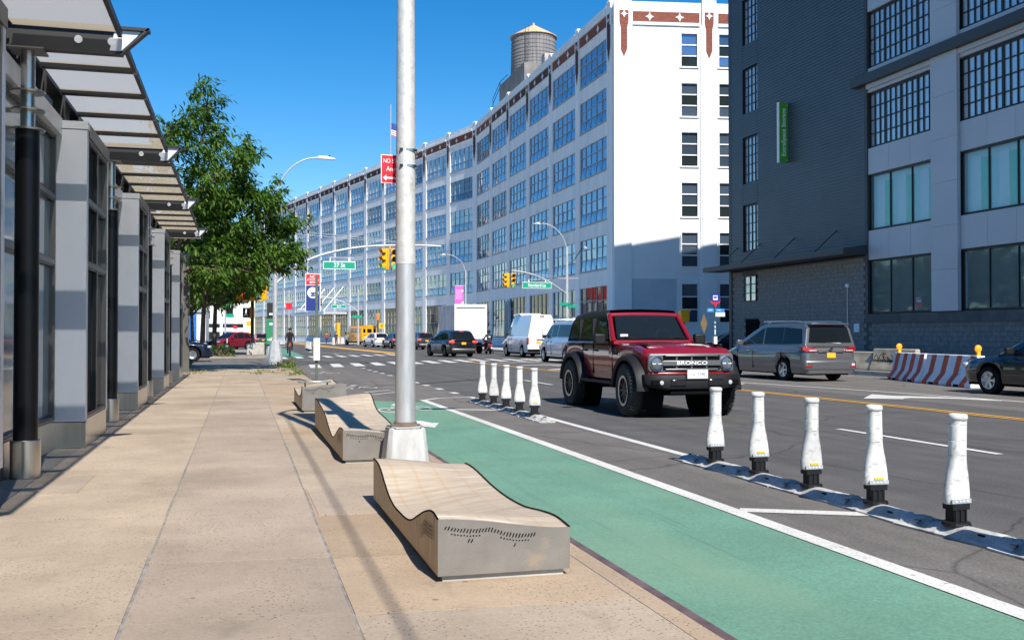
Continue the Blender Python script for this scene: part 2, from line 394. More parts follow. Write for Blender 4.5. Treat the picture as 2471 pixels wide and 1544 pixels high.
for a,b_ in ((9.9,13.2),(29.9,27.0),(1,3.6),(73,76),(84,87)): line('lane_dash', [(8.7-.04*max(0,a-26),a),(8.7-.04*max(0,a-26),b_)], .12, 'white_paint')
for dx in (0,.22): line('centre_line', [(12.62+dx,-10),(12.55+dx,13.8),(12.33+dx,23.4),(11.85+dx,36),(11.55+dx,46.5),(11.4+dx,51)], .11, 'yellow_paint')
mark('median_band', [(11.0,72),(12.2,72),(10.2,150),(4,260),(2,260),(8.6,150)], 'yellow_paint', .006)
line('turn_lane_line', [(16.35,-10),(16.0,17.5),(15.4,22),(14.4,27),(14.0,36),(13.9,44)], .13, 'white_paint')
line('parking_line', [(20.2,28),(20.0,40)], .1, 'worn_white')
mark('turn_arrow', [(13.39,19.36),(14.55,20.7),(14.62,20.05),(15.45,19.3),(15.95,18.1),(15.73,17.83),(15.3,18.75),(14.55,19.25),(14.35,19.2),(14.1,18.95)], 'white_paint')
for k in range(7): mark('hatch_bar', [(12.9+.0*k,24.6+k*.9),(14.2,26.2+k*.9),(14.2,26.6+k*.9),(12.9,25.0+k*.9)], 'worn_white')
mark('faint_arrow', [(16.3,16.2),(16.7,16.5),(16.8,16.0),(17.3,15.9),(17.3,15.7),(16.8,15.8),(16.7,15.5)], 'worn_white')
for k in range(14):                                             # ladder crossing, near and far side of the side street
    x = 3.1+k*1.06; y0 = 43.5+min(k,9)*.92; mark('crosswalk_bar', [(x-.2,y0),(x+.28,y0),(x+.52,y0+4.9),(x+.04,y0+4.9)], 'white_paint')
for k in range(10):
    x = 2.5+k*.98; y0 = 60.2+k*1.05; mark('crosswalk_bar', [(x-.17,y0),(x+.25,y0),(x+.25,y0+5),(x-.17,y0+5)], 'white_paint')
line('stop_line', [(3.2,57.2),(5.2,57.8)], .3, 'worn_white')
line('stop_line', [(5.4,78),(10.6,80)], .4, 'white_paint')
line('stop_line', [(12.5,48.8),(15.4,50.3)], .35, 'white_paint'); line('stop_line', [(12.6,44.6),(14.8,45.0)], .5, 'white_paint'); line('stop_line', [(12.1,38.5),(13.2,39.6)], .5, 'white_paint')
for y in (23.8,25.7,27.6,29.3,31.1,32.8,34.6,36.6,38.5,40.3,42.4): mark('dotted_line', [(4.95,y-.3),(5.12,y-.3),(5.12,y+.3),(4.95,y+.3)], 'white_paint', .0095)
def ring(cx, cy, rx, ry, w, mat, name):
    b = MB(); n = 24
    for k in range(n):
        t0,t1 = 2*pi*k/n,2*pi*(k+1)/n
        b.quad((cx+rx*cos(t0),cy+ry*sin(t0),.013),(cx+(rx-w)*cos(t0),cy+(ry-w*ry/rx)*sin(t0),.013),(cx+(rx-w)*cos(t1),cy+(ry-w*ry/rx)*sin(t1),.013),(cx+rx*cos(t1),cy+ry*sin(t1),.013))
    return b.obj(name, MAT[mat], road)
def bike_symbol(y, mat, s=1.0):
    ring(2.68,y,.20,.55,.05,mat,'bike_symbol_wheel'); ring(3.36,y+.35,.20,.55,.05,mat,'bike_symbol_wheel')
    line('bike_symbol_frame', [(2.68,y),(2.86,y+.75),(3.18,y+.8),(3.36,y+.35)], .07, mat, .013)
    line('bike_symbol_frame', [(2.86,y+.75),(3.0,y-.1),(3.18,y+.8)], .07, mat, .0135); line('bike_symbol_rider', [(2.95,y+1.1),(3.1,y+1.7)], .16, mat, .013)
bike_symbol(18.6,'white_paint'); bike_symbol(26.5,'worn_white'); bike_symbol(37.0,'worn_white')
mark('bike_lane_arrow', [(2.66,16.2),(2.86,16.2),(2.97,15.72),(3.08,15.75),(2.86,14.95),(2.6,15.35),(2.74,15.5)], 'white_paint', .013)
for y in (23.6,24.6): line('chevron', [(2.95,y),(3.35,y+.5)], .14, 'worn_white'); line('chevron', [(3.35,y+.5),(3.7,y+.9)], .12,'worn_white',.0085)
line('tar_seam', [(2.2,26.0),(3.3,27.5),(5.0,28.5),(7.6,31.2)], .09, 'black_rubber', .0065)

# left pavement: one slab, one object, laid on a bed
bed = MB().box(-6,1.965,-6,45.9,-.05,.106).obj('sidewalk', MAT['joint_fill']); struct(bed)
SW = .11
def slab(x0,x1,y0,y1,mat,tilt=.0015,skew=0,gap=.008):
    z = SW+random.uniform(-.0012,.0012); j = lambda: random.uniform(-tilt,tilt); u = lambda: random.uniform(-.006,.006)
    x0+=gap*.3; x1-=gap*.3; y0+=gap; y1-=gap
    t = [(x0+u(),y0+u(),z+j()),(x1+u(),y0+skew+u(),z+j()),(x1+u(),y1+skew+u(),z+j()),(x0+u(),y1+u(),z+j())]
    vs = t+[(a,b,.05) for a,b,c in t]
    return MB().add(vs,[(0,1,2,3),(4,7,6,5),(0,4,5,1),(1,5,6,2),(2,6,7,3),(3,7,4,0)]).obj('paving_slab', MAT[mat], bed)
ysB = [1.0,2.3,3.55,4.82,6.06,7.5,8.79,10.25,11.62,13.1,14.6,16.1,17.6]+[17.6+1.5*k for k in range(1,19)]
for a,b_ in zip(ysB,ysB[1:]):
    b2 = min(b_,45.8)
    if a >= 45.8: break
    slab(-.505,.515,a,b2,'slab_pink' if a < 19.2 else 'slab_warm', skew=-.08)
    slab(.525,1.90,a-.12,b2-.12,'slab_gold' if random.random()<.6 else 'slab_warm', skew=-.05)
ysA = [1.0,2.9,4.84,6.3,7.71,9.0,10.45,11.9,13.4,14.9,16.4,17.9]+[17.9+1.5*k for k in range(1,19)]
for a,b_ in zip(ysA,ysA[1:]):
    if a < 45.8: slab(-1.78,-.515,a,min(b_,45.8),'slab_warm')
    if a < 40: slab(-2.75,-1.79,a+.3,b_+.3,'slab_grey',gap=.01)
slab(-1.62,-1.30,8.9,9.95,'slab_pink',gap=-.002).location.z = .0045
slab(.55,1.6,7.36,8.66,'slab_pink').location.z = .003
for k in range(16):                                             # steel-faced kerb, stone by stone
    y0 = -6+k*3.25; y1 = min(y0+3.25,45.9)
    if y0 > 45: break
    kb = MB().box(2.02,2.085,y0+.004,y1-.004,-.05,SW-.002).obj('kerb_steel', MAT['steel_kerb'], bed, bevel=.012)
    MB().box(1.905,2.018,y0+.004,y1-.004,.03,SW-.0015).obj('kerb_back', MAT['slab_gold'], bed)
# right-hand pavement and the pavement in front of the far facades
rp = MB().box(21.4,28.4,-12,53.2,-.05,.14).obj('sidewalk_opposite', MAT['slab_grey']); struct(rp)
MB().box(21.28,21.398,-12,53.2,-.05,.15).obj('kerb', MAT['concrete'], rp)
rp2 = MB().prism([(21.4,71.2),(60,64.5),(60,80),(28.9,90),(28.9,122),(0,244),(-14,300),(-22,300),(-8,235),(21.4,112)],-.05,.14,'z').obj('sidewalk_far', MAT['concrete']); struct(rp2)
# far-left corner beyond the side street
fl = MB().prism([(-40,62.5),(1.4,62.5),(2.2,63.4),(2.6,92),(-40,92)],-.05,.11,'z').obj('sidewalk_corner', MAT['slab_grey']); struct(fl)
MB().quad((-1.0,62.9,.114),(1.0,62.9,.114),(1.0,63.7,.114),(-1.0,63.7,.114)).obj('tactile_ramp', M('ramp_red',(.45,.12,.10),.8), fl)
# ------------------------------------------------------------------ left: glazed shop front with perforated canopies
sf = thing('storefront', 'grey metal and glass shop front with stepped bays on the left', 'building', (-2.1,4,.11))
sf.location = (0,0,0)
def glazing(x, y0, y1, z0, z1, ncol, rails, gmats, parent, fw=.055, fd=.10):
    fr = MB(); fr.box(x-fd,x,y0,y0+fw,z0,z1); fr.box(x-fd,x,y1-fw,y1,z0,z1)
    zs = [z0]+rails+[z1]
    for zz in zs: fr.box(x-fd+.002,x-.002,y0+fw,y1-fw,max(z0,zz-fw/2),min(z1,zz+fw/2))
    wy = (y1-y0)/ncol
    for k in range(1,ncol):
        for a,b_ in zip(zs,zs[1:]): fr.box(x-fd+.004,x-.004,y0+k*wy-fw*.45,y0+k*wy+fw*.45,a+fw/2,b_-fw/2)
    win = fr.obj('window_frame', MAT['alu_frame'], parent)
    gk = MB(); gw = .022; xg = x-fd*.55
    for k in range(ncol):
        for a,b_ in zip(zs,zs[1:]):
            ya,yb_,za,zb_ = y0+k*wy+fw*.5,y0+(k+1)*wy-fw*.5,a+fw/2,b_-fw/2
            for q in ((ya,ya+gw,za,zb_),(yb_-gw,yb_,za,zb_),(ya+gw,yb_-gw,za,za+gw),(ya+gw,yb_-gw,zb_-gw,zb_)): gk.box(xg,x-.012,*q)
    gk.obj('gasket', MAT['black_frame'], win)
    i = 0
    for k in range(ncol):
        for a,b_ in zip(zs,zs[1:]):
            t = random.uniform(-.004,.004); xx = x-fd*.6
            p = MB().add([(xx,y0+k*wy,a),(xx+t,y0+(k+1)*wy,a),(xx+t+.002,y0+(k+1)*wy,b_),(xx+.002,y0+k*wy,b_)],[(0,1,2,3)]).obj('pane', MAT[gmats[i%len(gmats)]], win); i += 1
for k in range(-1,4):
    yb = 12.45+6.1*k; ye = yb+1.95
    if k >= 0 or True:
        # projecting bay: end panels facing the viewer, glazing on the street side
        b = MB(); b.box(-2.30,-1.732,yb,yb+.12,.42,3.80); b.obj('pier_panel', MAT['alu_panel'], sf)
        MB().box(-2.30,-1.728,yb-.004,yb+.12,.115,.41).obj('pier_base_panel', MAT['stainless'], sf)
        MB().box(-2.10,-1.72,yb-.006,yb+.14,3.81,3.90).obj('pier_cap', MAT['alu_panel'], sf)
        MB().box(-2.30,-1.733,ye-.10,ye,.42,3.80).obj('pier_panel', MAT['alu_panel'], sf)
        for q in range(2): MB().box(-1.86,-1.734,yb+.124+q*.86,yb+.122+(q+1)*.86+.02,.115,.44).obj('base_panel', MAT['stainless'], sf, bevel=.004)
        glazing(-1.735,yb+.122,ye-.102,.445,3.74,2,[2.25,3.0],['store_glass'],sf)
        MB().box(-2.3,-1.72,yb+.142,ye,3.745,3.90).obj('head_panel', MAT['alu_frame'], sf)
    # recessed bay
    r0, r1 = ye, yb+6.1
    for q in range(3): 
        w = (r1-r0)/3; MB().box(-2.2,-2.06,r0+q*w+.002,r0+(q+1)*w-.002,.115,.44).obj('base_panel', MAT['stainless'], sf)
    glazing(-2.06,r0,r1-.002,.445,3.72,3,[2.25,3.0],['store_glass'] if k>0 else ['frosted_glass'],sf)
    MB().box(-2.5,-2.0,r0+.002,r1-.008,3.725,3.92).obj('soffit_panel', MAT['alu_panel'], sf)
MB().box(-14,-2.32,0,36.85,.1,4.5).obj('wall', MAT['dark_frame'], sf)
MB().box(-2.31,-1.75,36.86,37.05,.115,4.3).obj('end_wall_panel', MAT['alu_frame'], sf)
for q in range(5): MB().box(-2.31,-1.96,36.83,36.858,.12+q*.78,.12+q*.78+.765).obj('cladding_panel', M('end_panel',(.40,.41,.45),.5,.2,var=.06), sf)
# canopies: a tapered beam over each column, five perforated leaves between beams
for k in range(-1,4):
    yc = 10.0+6.1*k
    if k >= 0:
        col = thing('canopy_column', ['thick black column nearest the viewer with a steel foot', 'second black canopy column along the shop front', 'third black canopy column along the shop front', 'farthest black canopy column by the shop end'][k], 'column', (-1.9,yc,.11), group='canopy columns along the shop front')
        MB().lathe([(.105,.33),(.105,3.19)],32).obj('shaft', MAT['black_metal'], col, smooth=30)
        MB().lathe([(.124,0),(.131,.01),(.131,.345),(.126,.352),(.105,.352)],36).obj('foot_sleeve', MAT['stainless'], col, smooth=30)
        MB().lathe([(.062,3.19),(.062,3.92)],24).obj('neck', MAT['stainless'], col, smooth=30)
        for z in (3.19,3.37,3.54): MB().lathe([(.06,z-.01),(.148,z-.004),(.150,z+.008),(.145,z+.014),(.06,z+.016)],36).obj('collar', MAT['stainless'], col, smooth=30)
        MB().box(-.15,.15,-.15,.15,3.92,3.935).obj('top_plate', MAT['alu_frame'], col)
    cn = thing('canopy', ['perforated steel canopy overhead before the first column', 'perforated steel canopy between the first and second columns', 'perforated steel canopy between the second and third columns', 'perforated steel canopy between the third and fourth columns', 'small perforated canopy end beyond the fourth column'][k+1], 'canopy', (-1.6,yc,4.05), group='perforated canopies over the shop front')
    if k >= 0:
        pb = [(-.55,.0),(.52,.0),(.76,.27),(-.55,.27)]
        be = MB().prism([(-.55,.03),(.515,.03),(.70,.235),(-.55,.235)],-.006,.006,'y').obj('beam_web', MAT['dark_frame'], cn)
        MB().box(-.55,.52,-.055,.055,0,.03).obj('lower_flange', MAT['dark_frame'], cn); MB().box(-.55,.76,-.055,.055,.236,.266).obj('upper_flange', MAT['dark_frame'], cn)
        MB().bar((.50,0,.012),(.752,0,.262),.11,.02).obj('tip_plate', MAT['dark_frame'], cn)
        MB().prism([(.40,.032),(.50,.032),(.685,.234),(.45,.234)],-.02,-.0065,'y').obj('gusset', MAT['alu_panel'], cn)
        for x in (.13,.42): MB().lathe([(.036,-.021),(.036,-.0065)],20,(x,0,.125),'y').obj('bolt_plate', MAT['blind_white'], be)
    n = 5 if k < 3 else 2
    for q in range(n):
        y0 = .12+q*1.2
        lf = MB().quad((-.42,y0+.06,.205),(.48,y0+.06,.205),(.48,y0+1.113,.205),(-.42,y0+1.113,.205)).obj('canopy_leaf', MAT['perforated_metal'], cn)
        MB().box(-.42,.48,y0-.085,y0+.058,.17,.218).obj('purlin', MAT['dark_frame'], cn)
        MB().box(-.55,-.43,y0+.2,y0+.32,-.05,.19).obj('hanger', MAT['dark_frame'], cn)
        MB().box(.482,.52,y0-.02,y0+1.1,.15,.22).obj('edge_channel', MAT['dark_frame'], cn)
    MB().box(-.60,-.44,.06,5.95 if n==5 else 2.4,.19,.24).obj('rear_rail', MAT['dark_frame'], cn)

# ------------------------------------------------------------------ wavy benches
def slotted(b, x, y, z, l, dx, w, face):                        # a slanted slot pressed in a bench face
    if face == 'front': b.add([(x-w,y,z-l),(x+w,y,z-l),(x+w+dx,y,z+l),(x-w+dx,y,z+l)],[(0,1,2,3)])
    else: b.add([(x,y-w,z-l),(x,y+w,z-l),(x,y+w+dx,z+l),(x,y-w+dx,z+l)],[(0,1,2,3)])
def benchtop_mat():
    m, n, l, b = newmat('bench_top'); c = coords(n,l,'Object')
    s = noise(n,l,coords(n,l,'Object',(1.2,9,1)),2.2,5,.6)
    col = mixc(n,l,ramp(n,l,s,[(.3,0.),(.7,1.)]),(.36,.285,.205),(.54,.45,.345))
    wv = n.new('ShaderNodeTexWave'); wv.bands_direction='X'; wv.inputs['Scale'].default_value=1.9; wv.inputs['Distortion'].default_value=.5; l.new(c,wv.inputs['Vector'])
    col = mixc(n,l,ramp(n,l,wv.outputs[0],[(.93,0.),(.99,.22)]),col,(.42,.23,.08))
    w2 = noise(n,l,coords(n,l,'Object',(.7,14,1)),1.6,4,.6)
    col = mixc(n,l,ramp(n,l,w2,[(.63,0.),(.67,.7)]),col,(.75,.70,.62))
    l.new(col,b.inputs['Base Color']); setp(b,rough=.55,metal=.0,spec=.15); return m
benchtop_mat()
M('bench_steel',(.235,.215,.19),.5,.35,var=.12,scale=5,dirt=((.35,.28,.20),3,.6),bump=.15,bscale=120)
M('bench_side',(.43,.33,.21),.5,.45,var=.22,scale=4,stretch=(1,6,.7),dirt=((.22,.14,.08),3,.58))
def bench(label, y0, y1, left, right, rail=False):
    t = thing('wave_bench', label, 'bench', (1.01,y0,.11), 0, 'metal wave benches along the pavement')
    W = .735; L = y1-y0
    lp = smoothtab(left,5); rp_ = smoothtab(right,5)
    N = 44; ys = [L*i/N for i in range(N+1)]; K = 14
    hz = lambda u, y: interp(lp,y)*(1-(3*u*u-2*u**3))+interp(rp_,y)*(3*u*u-2*u**3)
    top = MB(); top.loft([[(.008+(W-.016)*k/K,y,hz(k/K,y)-.004) for k in range(K+1)] for y in ys],caps=(False,False))
    top.obj('seat_top', MAT['bench_top'], t, smooth=60)
    for x,u,nm in ((0,0,'side_panel'),(W,1,'side_panel')):
        b = MB(); b.loft([[(x,y,.035),(x,y,hz(u,y))] for y in ys],caps=(False,False)); o = b.obj(nm, MAT['bench_side'], t)
        so_ = o.modifiers.new('thick','SOLIDIFY'); so_.thickness = .006
        if u == 0:
            s = MB(); 
            for yy in [L*.04+i*.016 for i in range(24)]:
                for r_ in range(4):
                    zz = hz(0,yy)-.05-.02*r_-.03*abs(sin(i_*.3) if False else sin(yy*9)); slotted(s,-.0085,yy,zz,.006,.006,.0035,'side')
            s.obj('slots', MAT['chassis'], o)
    for y,nm in ((0,'end_panel'),(L,'end_panel')):
        b = MB(); b.loft([[(W*k/K,y,.035),(W*k/K,y,hz(k/K,y))] for k in range(K+1)],caps=(False,False)); o = b.obj(nm, MAT['bench_steel'], t)
        so_ = o.modifiers.new('thick','SOLIDIFY'); so_.thickness = .006
        if y == 0:
            s = MB()
            for i in range(30):
                x = W*(.05+.023*i); u = x/W
                band = abs(sin(i*.2+.25))*random.uniform(.8,1)
                for r_ in range(1+int(2.2*band)):
                    zz = hz(u,0)-.040-.026*r_-.02*band; big = (r_%2==0)
                    slotted(s,x+.004*r_,-.0085,zz,(.0105 if big else .004)*random.uniform(.75,1.1),.009 if big else 0,.0037,'front')
            s.obj('slots', MAT['chassis'], o)
    for u,x in ((0,.001),(1,W-.001)): MB().tube([(x,y,hz(u,y)+.001) for y in ys],.006,5).obj('edge_trim', MAT['chassis'], t)
    MB().box(.03,W-.03,.02,L-.02,0,.034).obj('plinth', MAT['concrete'], t)
    if rail:
        MB().box(-.07,.48,.03,.15,.50,.525).obj('rail_plank', MAT['stainless'], t, bevel=.004)
        for x in (.05,.42): MB().cyl((x,.09,.38),(x,.09,.50),.012,8).obj('rail_post', MAT['dark_frame'], t)
    return t
bench('long wavy steel bench nearest the viewer beside the bike lane', 5.2, 7.83,
    [(0,.335),(.16,.35),(.37,.315),(.57,.26),(.83,.185),(1.03,.155),(1.3,.148),(1.56,.15),(1.8,.18),(2.02,.24),(2.24,.31),(2.42,.34),(2.63,.342)],
    [(0,.26),(.25,.275),(.55,.255),(.9,.222),(1.3,.215),(1.7,.23),(2.05,.26),(2.3,.28),(2.5,.285),(2.63,.28)])
bench('wavy steel bench behind the lamp post, crossed by its shadow', 10.25, 14.2,
    [(0,.34),(.3,.34),(.63,.27),(.97,.185),(1.24,.155),(1.6,.20),(2.05,.29),(2.45,.35),(3.05,.395),(3.6,.43),(3.95,.42)],
    [(0,.28),(.5,.27),(1.1,.25),(1.7,.25),(2.2,.28),(2.8,.31),(3.15,.37),(3.45,.47),(3.7,.50),(3.95,.47)])
bench('farthest steel bench with a flat rail across its near end', 17.15, 19.8,
    [(0,.43),(.2,.42),(.4,.30),(.8,.24),(1.4,.22),(2,.25),(2.65,.28)],[(0,.485),(.4,.47),(1,.42),(1.6,.40),(2.2,.42),(2.65,.44)], rail=True)
# ------------------------------------------------------------------ foreground lamp post
lp = thing('lamp_post', 'tall pale lamp post on a tapered cast base between the benches', 'lamp post', (1.6,9.95,.11))
MB().loft([[( s*x,t*y,z) for s,t,x,y in ((1,1,w,w*.72),(1,1,w*.72,w),(-1,1,w*.72,w),(-1,1,w,w*.72),(-1,-1,w,w*.72),(-1,-1,w*.72,w),(1,-1,w*.72,w),(1,-1,w,w*.72))] for w,z in ((.225,0),(.222,.05),(.185,.385),(.17,.40))],closed=True).obj('cast_base', MAT['cast_base'], lp, bevel=.02)
MB().lathe([(.150,.40),(.150,.415),(.118,.42),(.115,.44)],24).obj('collar', MAT['rust'], lp, smooth=30)
MB().tube([(0,0,.42),(0,0,2.02)],[.103,.098],32).obj('lower_shaft', MAT['galvanised'], lp, smooth=40)
MB().tube([(0,0,2.02),(0,0,4.0),(0,0,7.3)],[.101,.092,.075],32).obj('upper_shaft', MAT['pole_paint'], lp, smooth=40)
MB().tube([(0,0,7.1)]+[(2.4*(1-cos(a)),0,7.1+1.9*sin(a)) for a in [R(10*k) for k in range(1,10)]]+[(3.0,0,8.98)],.04,10).obj('arm', MAT['pole_grey'], lp, smooth=50)
MB().box(2.9,3.6,-.13,.13,8.9,9.02).obj('luminaire', MAT['pole_grey'], lp, bevel=.03)
MB().bar((-.02,-.3,7.2),(-.02,.32,7.2),.06,.06).obj('cross_arm', MAT['pole_grey'], lp)
bn = thing('street_banner', 'fabric banner hung from the near lamp post above the picture', 'banner', (1.75,9.95,4.98))
MB().box(.0,.72,-.006,.006,0,2.35).obj('cloth', MAT['sign_pink'], bn); MB().cyl((-.05,0,2.37),(.76,0,2.37),.015,8).obj('bracket', MAT['pole_grey'], bn)
cbl = thing('utility_cable','thick overhead cable running back from the near lamp post','cable',(1.6,9.95,7.0)); MB().tube([(0,0,0),(.0,-6,-.1),(-.02,-15,-.2),(-.04,-30,0)],.014,8).obj('cable', MAT['black_rubber'], cbl)
# NO STOPPING plate strapped to the far side of the post
ns = thing('parking_sign', 'red no stopping plate strapped behind the lamp post', 'sign', (1.565,10.09,2.96), R(7))
MB().box(-.20,.16,-.002,.002,0,.29).obj('plate', MAT['sign_white'], ns, bevel=.0015); MB().box(-.193,.153,-.004,-.0022,.007,.283).obj('red_face', MAT['sign_red'], ns)
F = (R(90),0,0)
text('lettering','NO STOPPING',.062,(-.02,-.0052,.225),F,MAT['sign_white'],ns,sx=.78); text('lettering','Anytime',.07,(-.045,-.0052,.145),F,MAT['sign_white'],ns,sx=.85)
MB().prism([(-.18,.055),(-.145,.085),(-.145,.064),(.13,.064),(.13,.046),(-.145,.046),(-.145,.025)],-.0055,-.0042,'y').obj('arrow', MAT['sign_white'], ns)
for z in (.155,.315):
    MB().lathe([(.099,z-.012),(.104,z-.012),(.104,z+.012),(.099,z+.012)],28,(.035,-.14,0)).obj('strap', MAT['stainless'], ns, smooth=30)
    MB().cbox((-.05,-.225,z),(.03,.02,.022)).obj('buckle', MAT['dark_frame'], ns)

# ------------------------------------------------------------------ flexible lane posts on rubber kerb segments
def flexpost(loc, label, sticker, lean=0, group='flexible white lane posts', small=False):
    t = thing('lane_post', label, 'lane post', loc, lean*2.5, group)
    prof = [(-.15,0),(-.15,.016),(-.105,.022),(-.095,.03),(-.06,.066),(-.02,.08),(.02,.08),(.06,.066),(.095,.03),(.105,.022),(.15,.016),(.15,0)]
    seg = MB().loft([[(x,y,z) for x,z in prof] for y in (-.462,.462)],closed=True).obj('kerb_segment', MAT['dirty_white'], t, smooth=30)
    for y in (-.3,.3): MB().box(-.075,-.045,y-.03,y+.03,.05,.063).obj('bolt_pocket', MAT['black_rubber'], seg)
    MB().loft([[(x*1.06,y,z*1.1) for x,z in prof[2:-2]] for y in (-.02+.3,.05+.3)],closed=True).obj('strap_rib', MAT['dirty_white'], seg)
    # black hinge
    h = MB(); h.box(-.055,.055,-.04,.04,.085,.20); h.box(-.075,.075,-.05,.05,.185,.225); h.lathe([(.10,.075),(.095,.095),(.07,.10)],16)
    for x in (-.045,-.0,.045): h.box(x-.006,x+.006,-.049,.049,.10,.19)
    h.obj('hinge', MAT['black_plastic'], t)
    b = MB(); rings = []
    for z,a,c in ((.225,.098,.046),(.235,.104,.05),(.29,.104,.050),(.36,.095,.05),(.44,.081,.052),(.52,.062,.054),(.56,.0575,.0555),(.84,.0555,.0555)):
        rings.append([(a*math.copysign(abs(cos(k*pi/12))**.75,cos(k*pi/12))+lean*(z-.2),c*math.copysign(abs(sin(k*pi/12))**.75,sin(k*pi/12)),z) for k in range(24)])
    tb = b.loft(rings,closed=True).obj('tube', MAT['white_plastic'], t, smooth=50)
    for z0 in (.565,.6705,.78): MB().lathe([(.0565,z0),(.0592,z0+.001),(.0592,z0+.004),(.0565,z0+.005)],24,(lean*(z0-.2),0,0),cap=False).obj('band_gap', MAT['concrete'], tb)
    for z0,z1 in ((.572,.668),(.678,.778)): MB().lathe([(.0565,z0),(.0585,z0+.002),(.0585,z1-.002),(.0565,z1)],24,(lean*(z0-.2),0,0)).obj('reflective_band', MAT['white_band'], tb, smooth=40)
    cp = MB(); cp.lathe([(.056,.81),(.064,.815),(.067,.83),(.064,.85),(.052,.858),(.03,.852)],24,(lean*.63,0,0)).obj('cap', MAT['white_plastic'], tb, smooth=50)
    MB().box(-.085,.085,-.0545,-.047,.232,.262).obj('clamp_strip', MAT['pole_grey'], t)
    for q in (-.05,-.015,.015,.05): MB().lathe([(.006,-.058),(.006,-.0545)],8,(q,0,.247),'y').obj('rivet', MAT['blind_white'], t)
    if sticker: MB().box(-.042,.042,-.0555,-.0505,.268,.285).obj('sticker', M('sticker_yellow',(.8,.5,.02),.5), t)
    return t
nearl = ['fifth white lane post from the right with its kerb end','fourth white lane post from the right, left of centre','third white lane post from the right in the near row','second white lane post from the right in the near row','nearest white lane post, tallest at the right edge']
posts = []
for k,y in enumerate((9.72,8.79,7.86,6.93,6.0,5.07)):
    posts.append(flexpost((4.90,y,.004), nearl[k] if k < 5 else 'kerb segment of the lane post cut off by the right edge', k in (1,2,3), (.02,-.012,.012,-.016,.03,0)[k]))
farl = ['leftmost white lane post in the row ahead of the red truck','second white lane post from the left ahead of the red truck','middle white lane post in the row ahead of the red truck','fourth white lane post from the left ahead of the red truck','white lane post with a yellow sticker closest to the red truck']
for k,y in enumerate((19.92,18.98,18.04,17.1,16.16)): flexpost((4.80,y,.004), farl[k], k==4, (.0,.004,.01,-.004,-.012)[k])
def kerb_end(loc, rz, label):
    t = thing('kerb_end_cap', label, 'kerb end', loc, rz)
    rings = []
    for y,s in ((0,1),(.12,.95),(.24,.7),(.32,.25)):
        rings.append([(x*(1 if s>.5 else .8),y,z*s) for x,z in [(-.15,0),(-.15,.016),(-.095,.03),(-.06,.066),(0,.082),(.06,.066),(.095,.03),(.15,.016),(.15,0)]])
    MB().loft(rings,closed=True).obj('shell', MAT['dirty_white'], t, smooth=40); MB().box(-.02,.02,.10,.15,.06,.083).obj('bolt', MAT['black_rubber'], t)
kerb_end((4.90,10.18,.004),0,'pointed grey kerb end beside the left near-row post'); kerb_end((4.80,15.70,.004),pi,'white rounded kerb end nearest below the red truck'); kerb_end((4.80,20.38,.004),0,'grey kerb end at the far tip of the row')
n = 0
for (x0,y0,dx,dy,cnt,nm) in ((5.6,84,.02,1,9,'white lane post in the dense row behind the timetable post'),(3.4,128,-.9,2.2,8,'white lane post in the far row left of the cyclist'),(5.2,126,-.12,1.6,7,'white lane post in the far row behind the cyclist')):
    for k in range(cnt): dup(posts[0], (x0+dx*k,y0+dy*k,.004), 0, nm.replace('white lane post','white lane post '+('nearest' if k==0 else 'second third fourth fifth sixth seventh eighth ninth'.split()[k-1]+' from the near end')))['group'] = nm+'s'

# ------------------------------------------------------------------ bus stop post by the kerb
bp = thing('bus_stop_post', 'thin post with red no standing plate, blue bus plate and white timetable', 'sign post', (2.0,27.6,.11))
MB().box(-.035,.035,-.02,.02,0,2.92).obj('post', MAT['street_green_pole'], bp)
pl = MB().box(-.30,.10,.022,.027,1.95,2.98).obj('plate', MAT['sign_white'], bp)
MB().box(-.285,.085,.017,.0215,2.68,2.965).obj('red_panel', MAT['sign_red'], bp); MB().box(-.285,.085,.017,.0215,1.96,2.66).obj('blue_panel', MAT['sign_blue'], bp)
text('lettering','NO',.11,(-.1,.0155,2.89),F,MAT['sign_white'],bp); text('lettering','STANDING',.085,(-.1,.0155,2.81),F,MAT['sign_white'],bp,sx=.72)
MB().prism([(-.2,2.74),(-.15,2.77),(-.15,2.75),(-.02,2.75),(-.02,2.73),(-.15,2.73),(-.15,2.71)],.013,.0165,'y').obj('arrow', MAT['sign_white'], bp)
MB().lathe([(.15,.0135),(.15,.0165)],32,(-.1,0,2.46),'y').obj('bus_disc', MAT['sign_white'], bp)
bi = MB().box(-.165,-.035,.0105,.0130,2.40,2.47).obj('bus_icon', MAT['sign_blue'], bp); MB().box(-.155,-.045,.0105,.0130,2.36,2.395).obj('bus_icon_bumper', MAT['sign_blue'], bi)
for x in (-.14,-.06): MB().lathe([(.012,.0085),(.012,.0105)],12,(x,0,2.42),'y').obj('bus_icon_lamp', MAT['sign_white'], bi)
MB().box(-.085,.085,-.10,.055,.62,1.22).obj('timetable_box', MAT['sign_white'], bp, bevel=.006)
tl = MB()
for k in range(11): tl.box(-.06,.06,-.1015,-.1005,.68+k*.045,.695+k*.045)
tl.obj('timetable_print', M('faint_print',(.45,.46,.48),.7,var=0), bp)

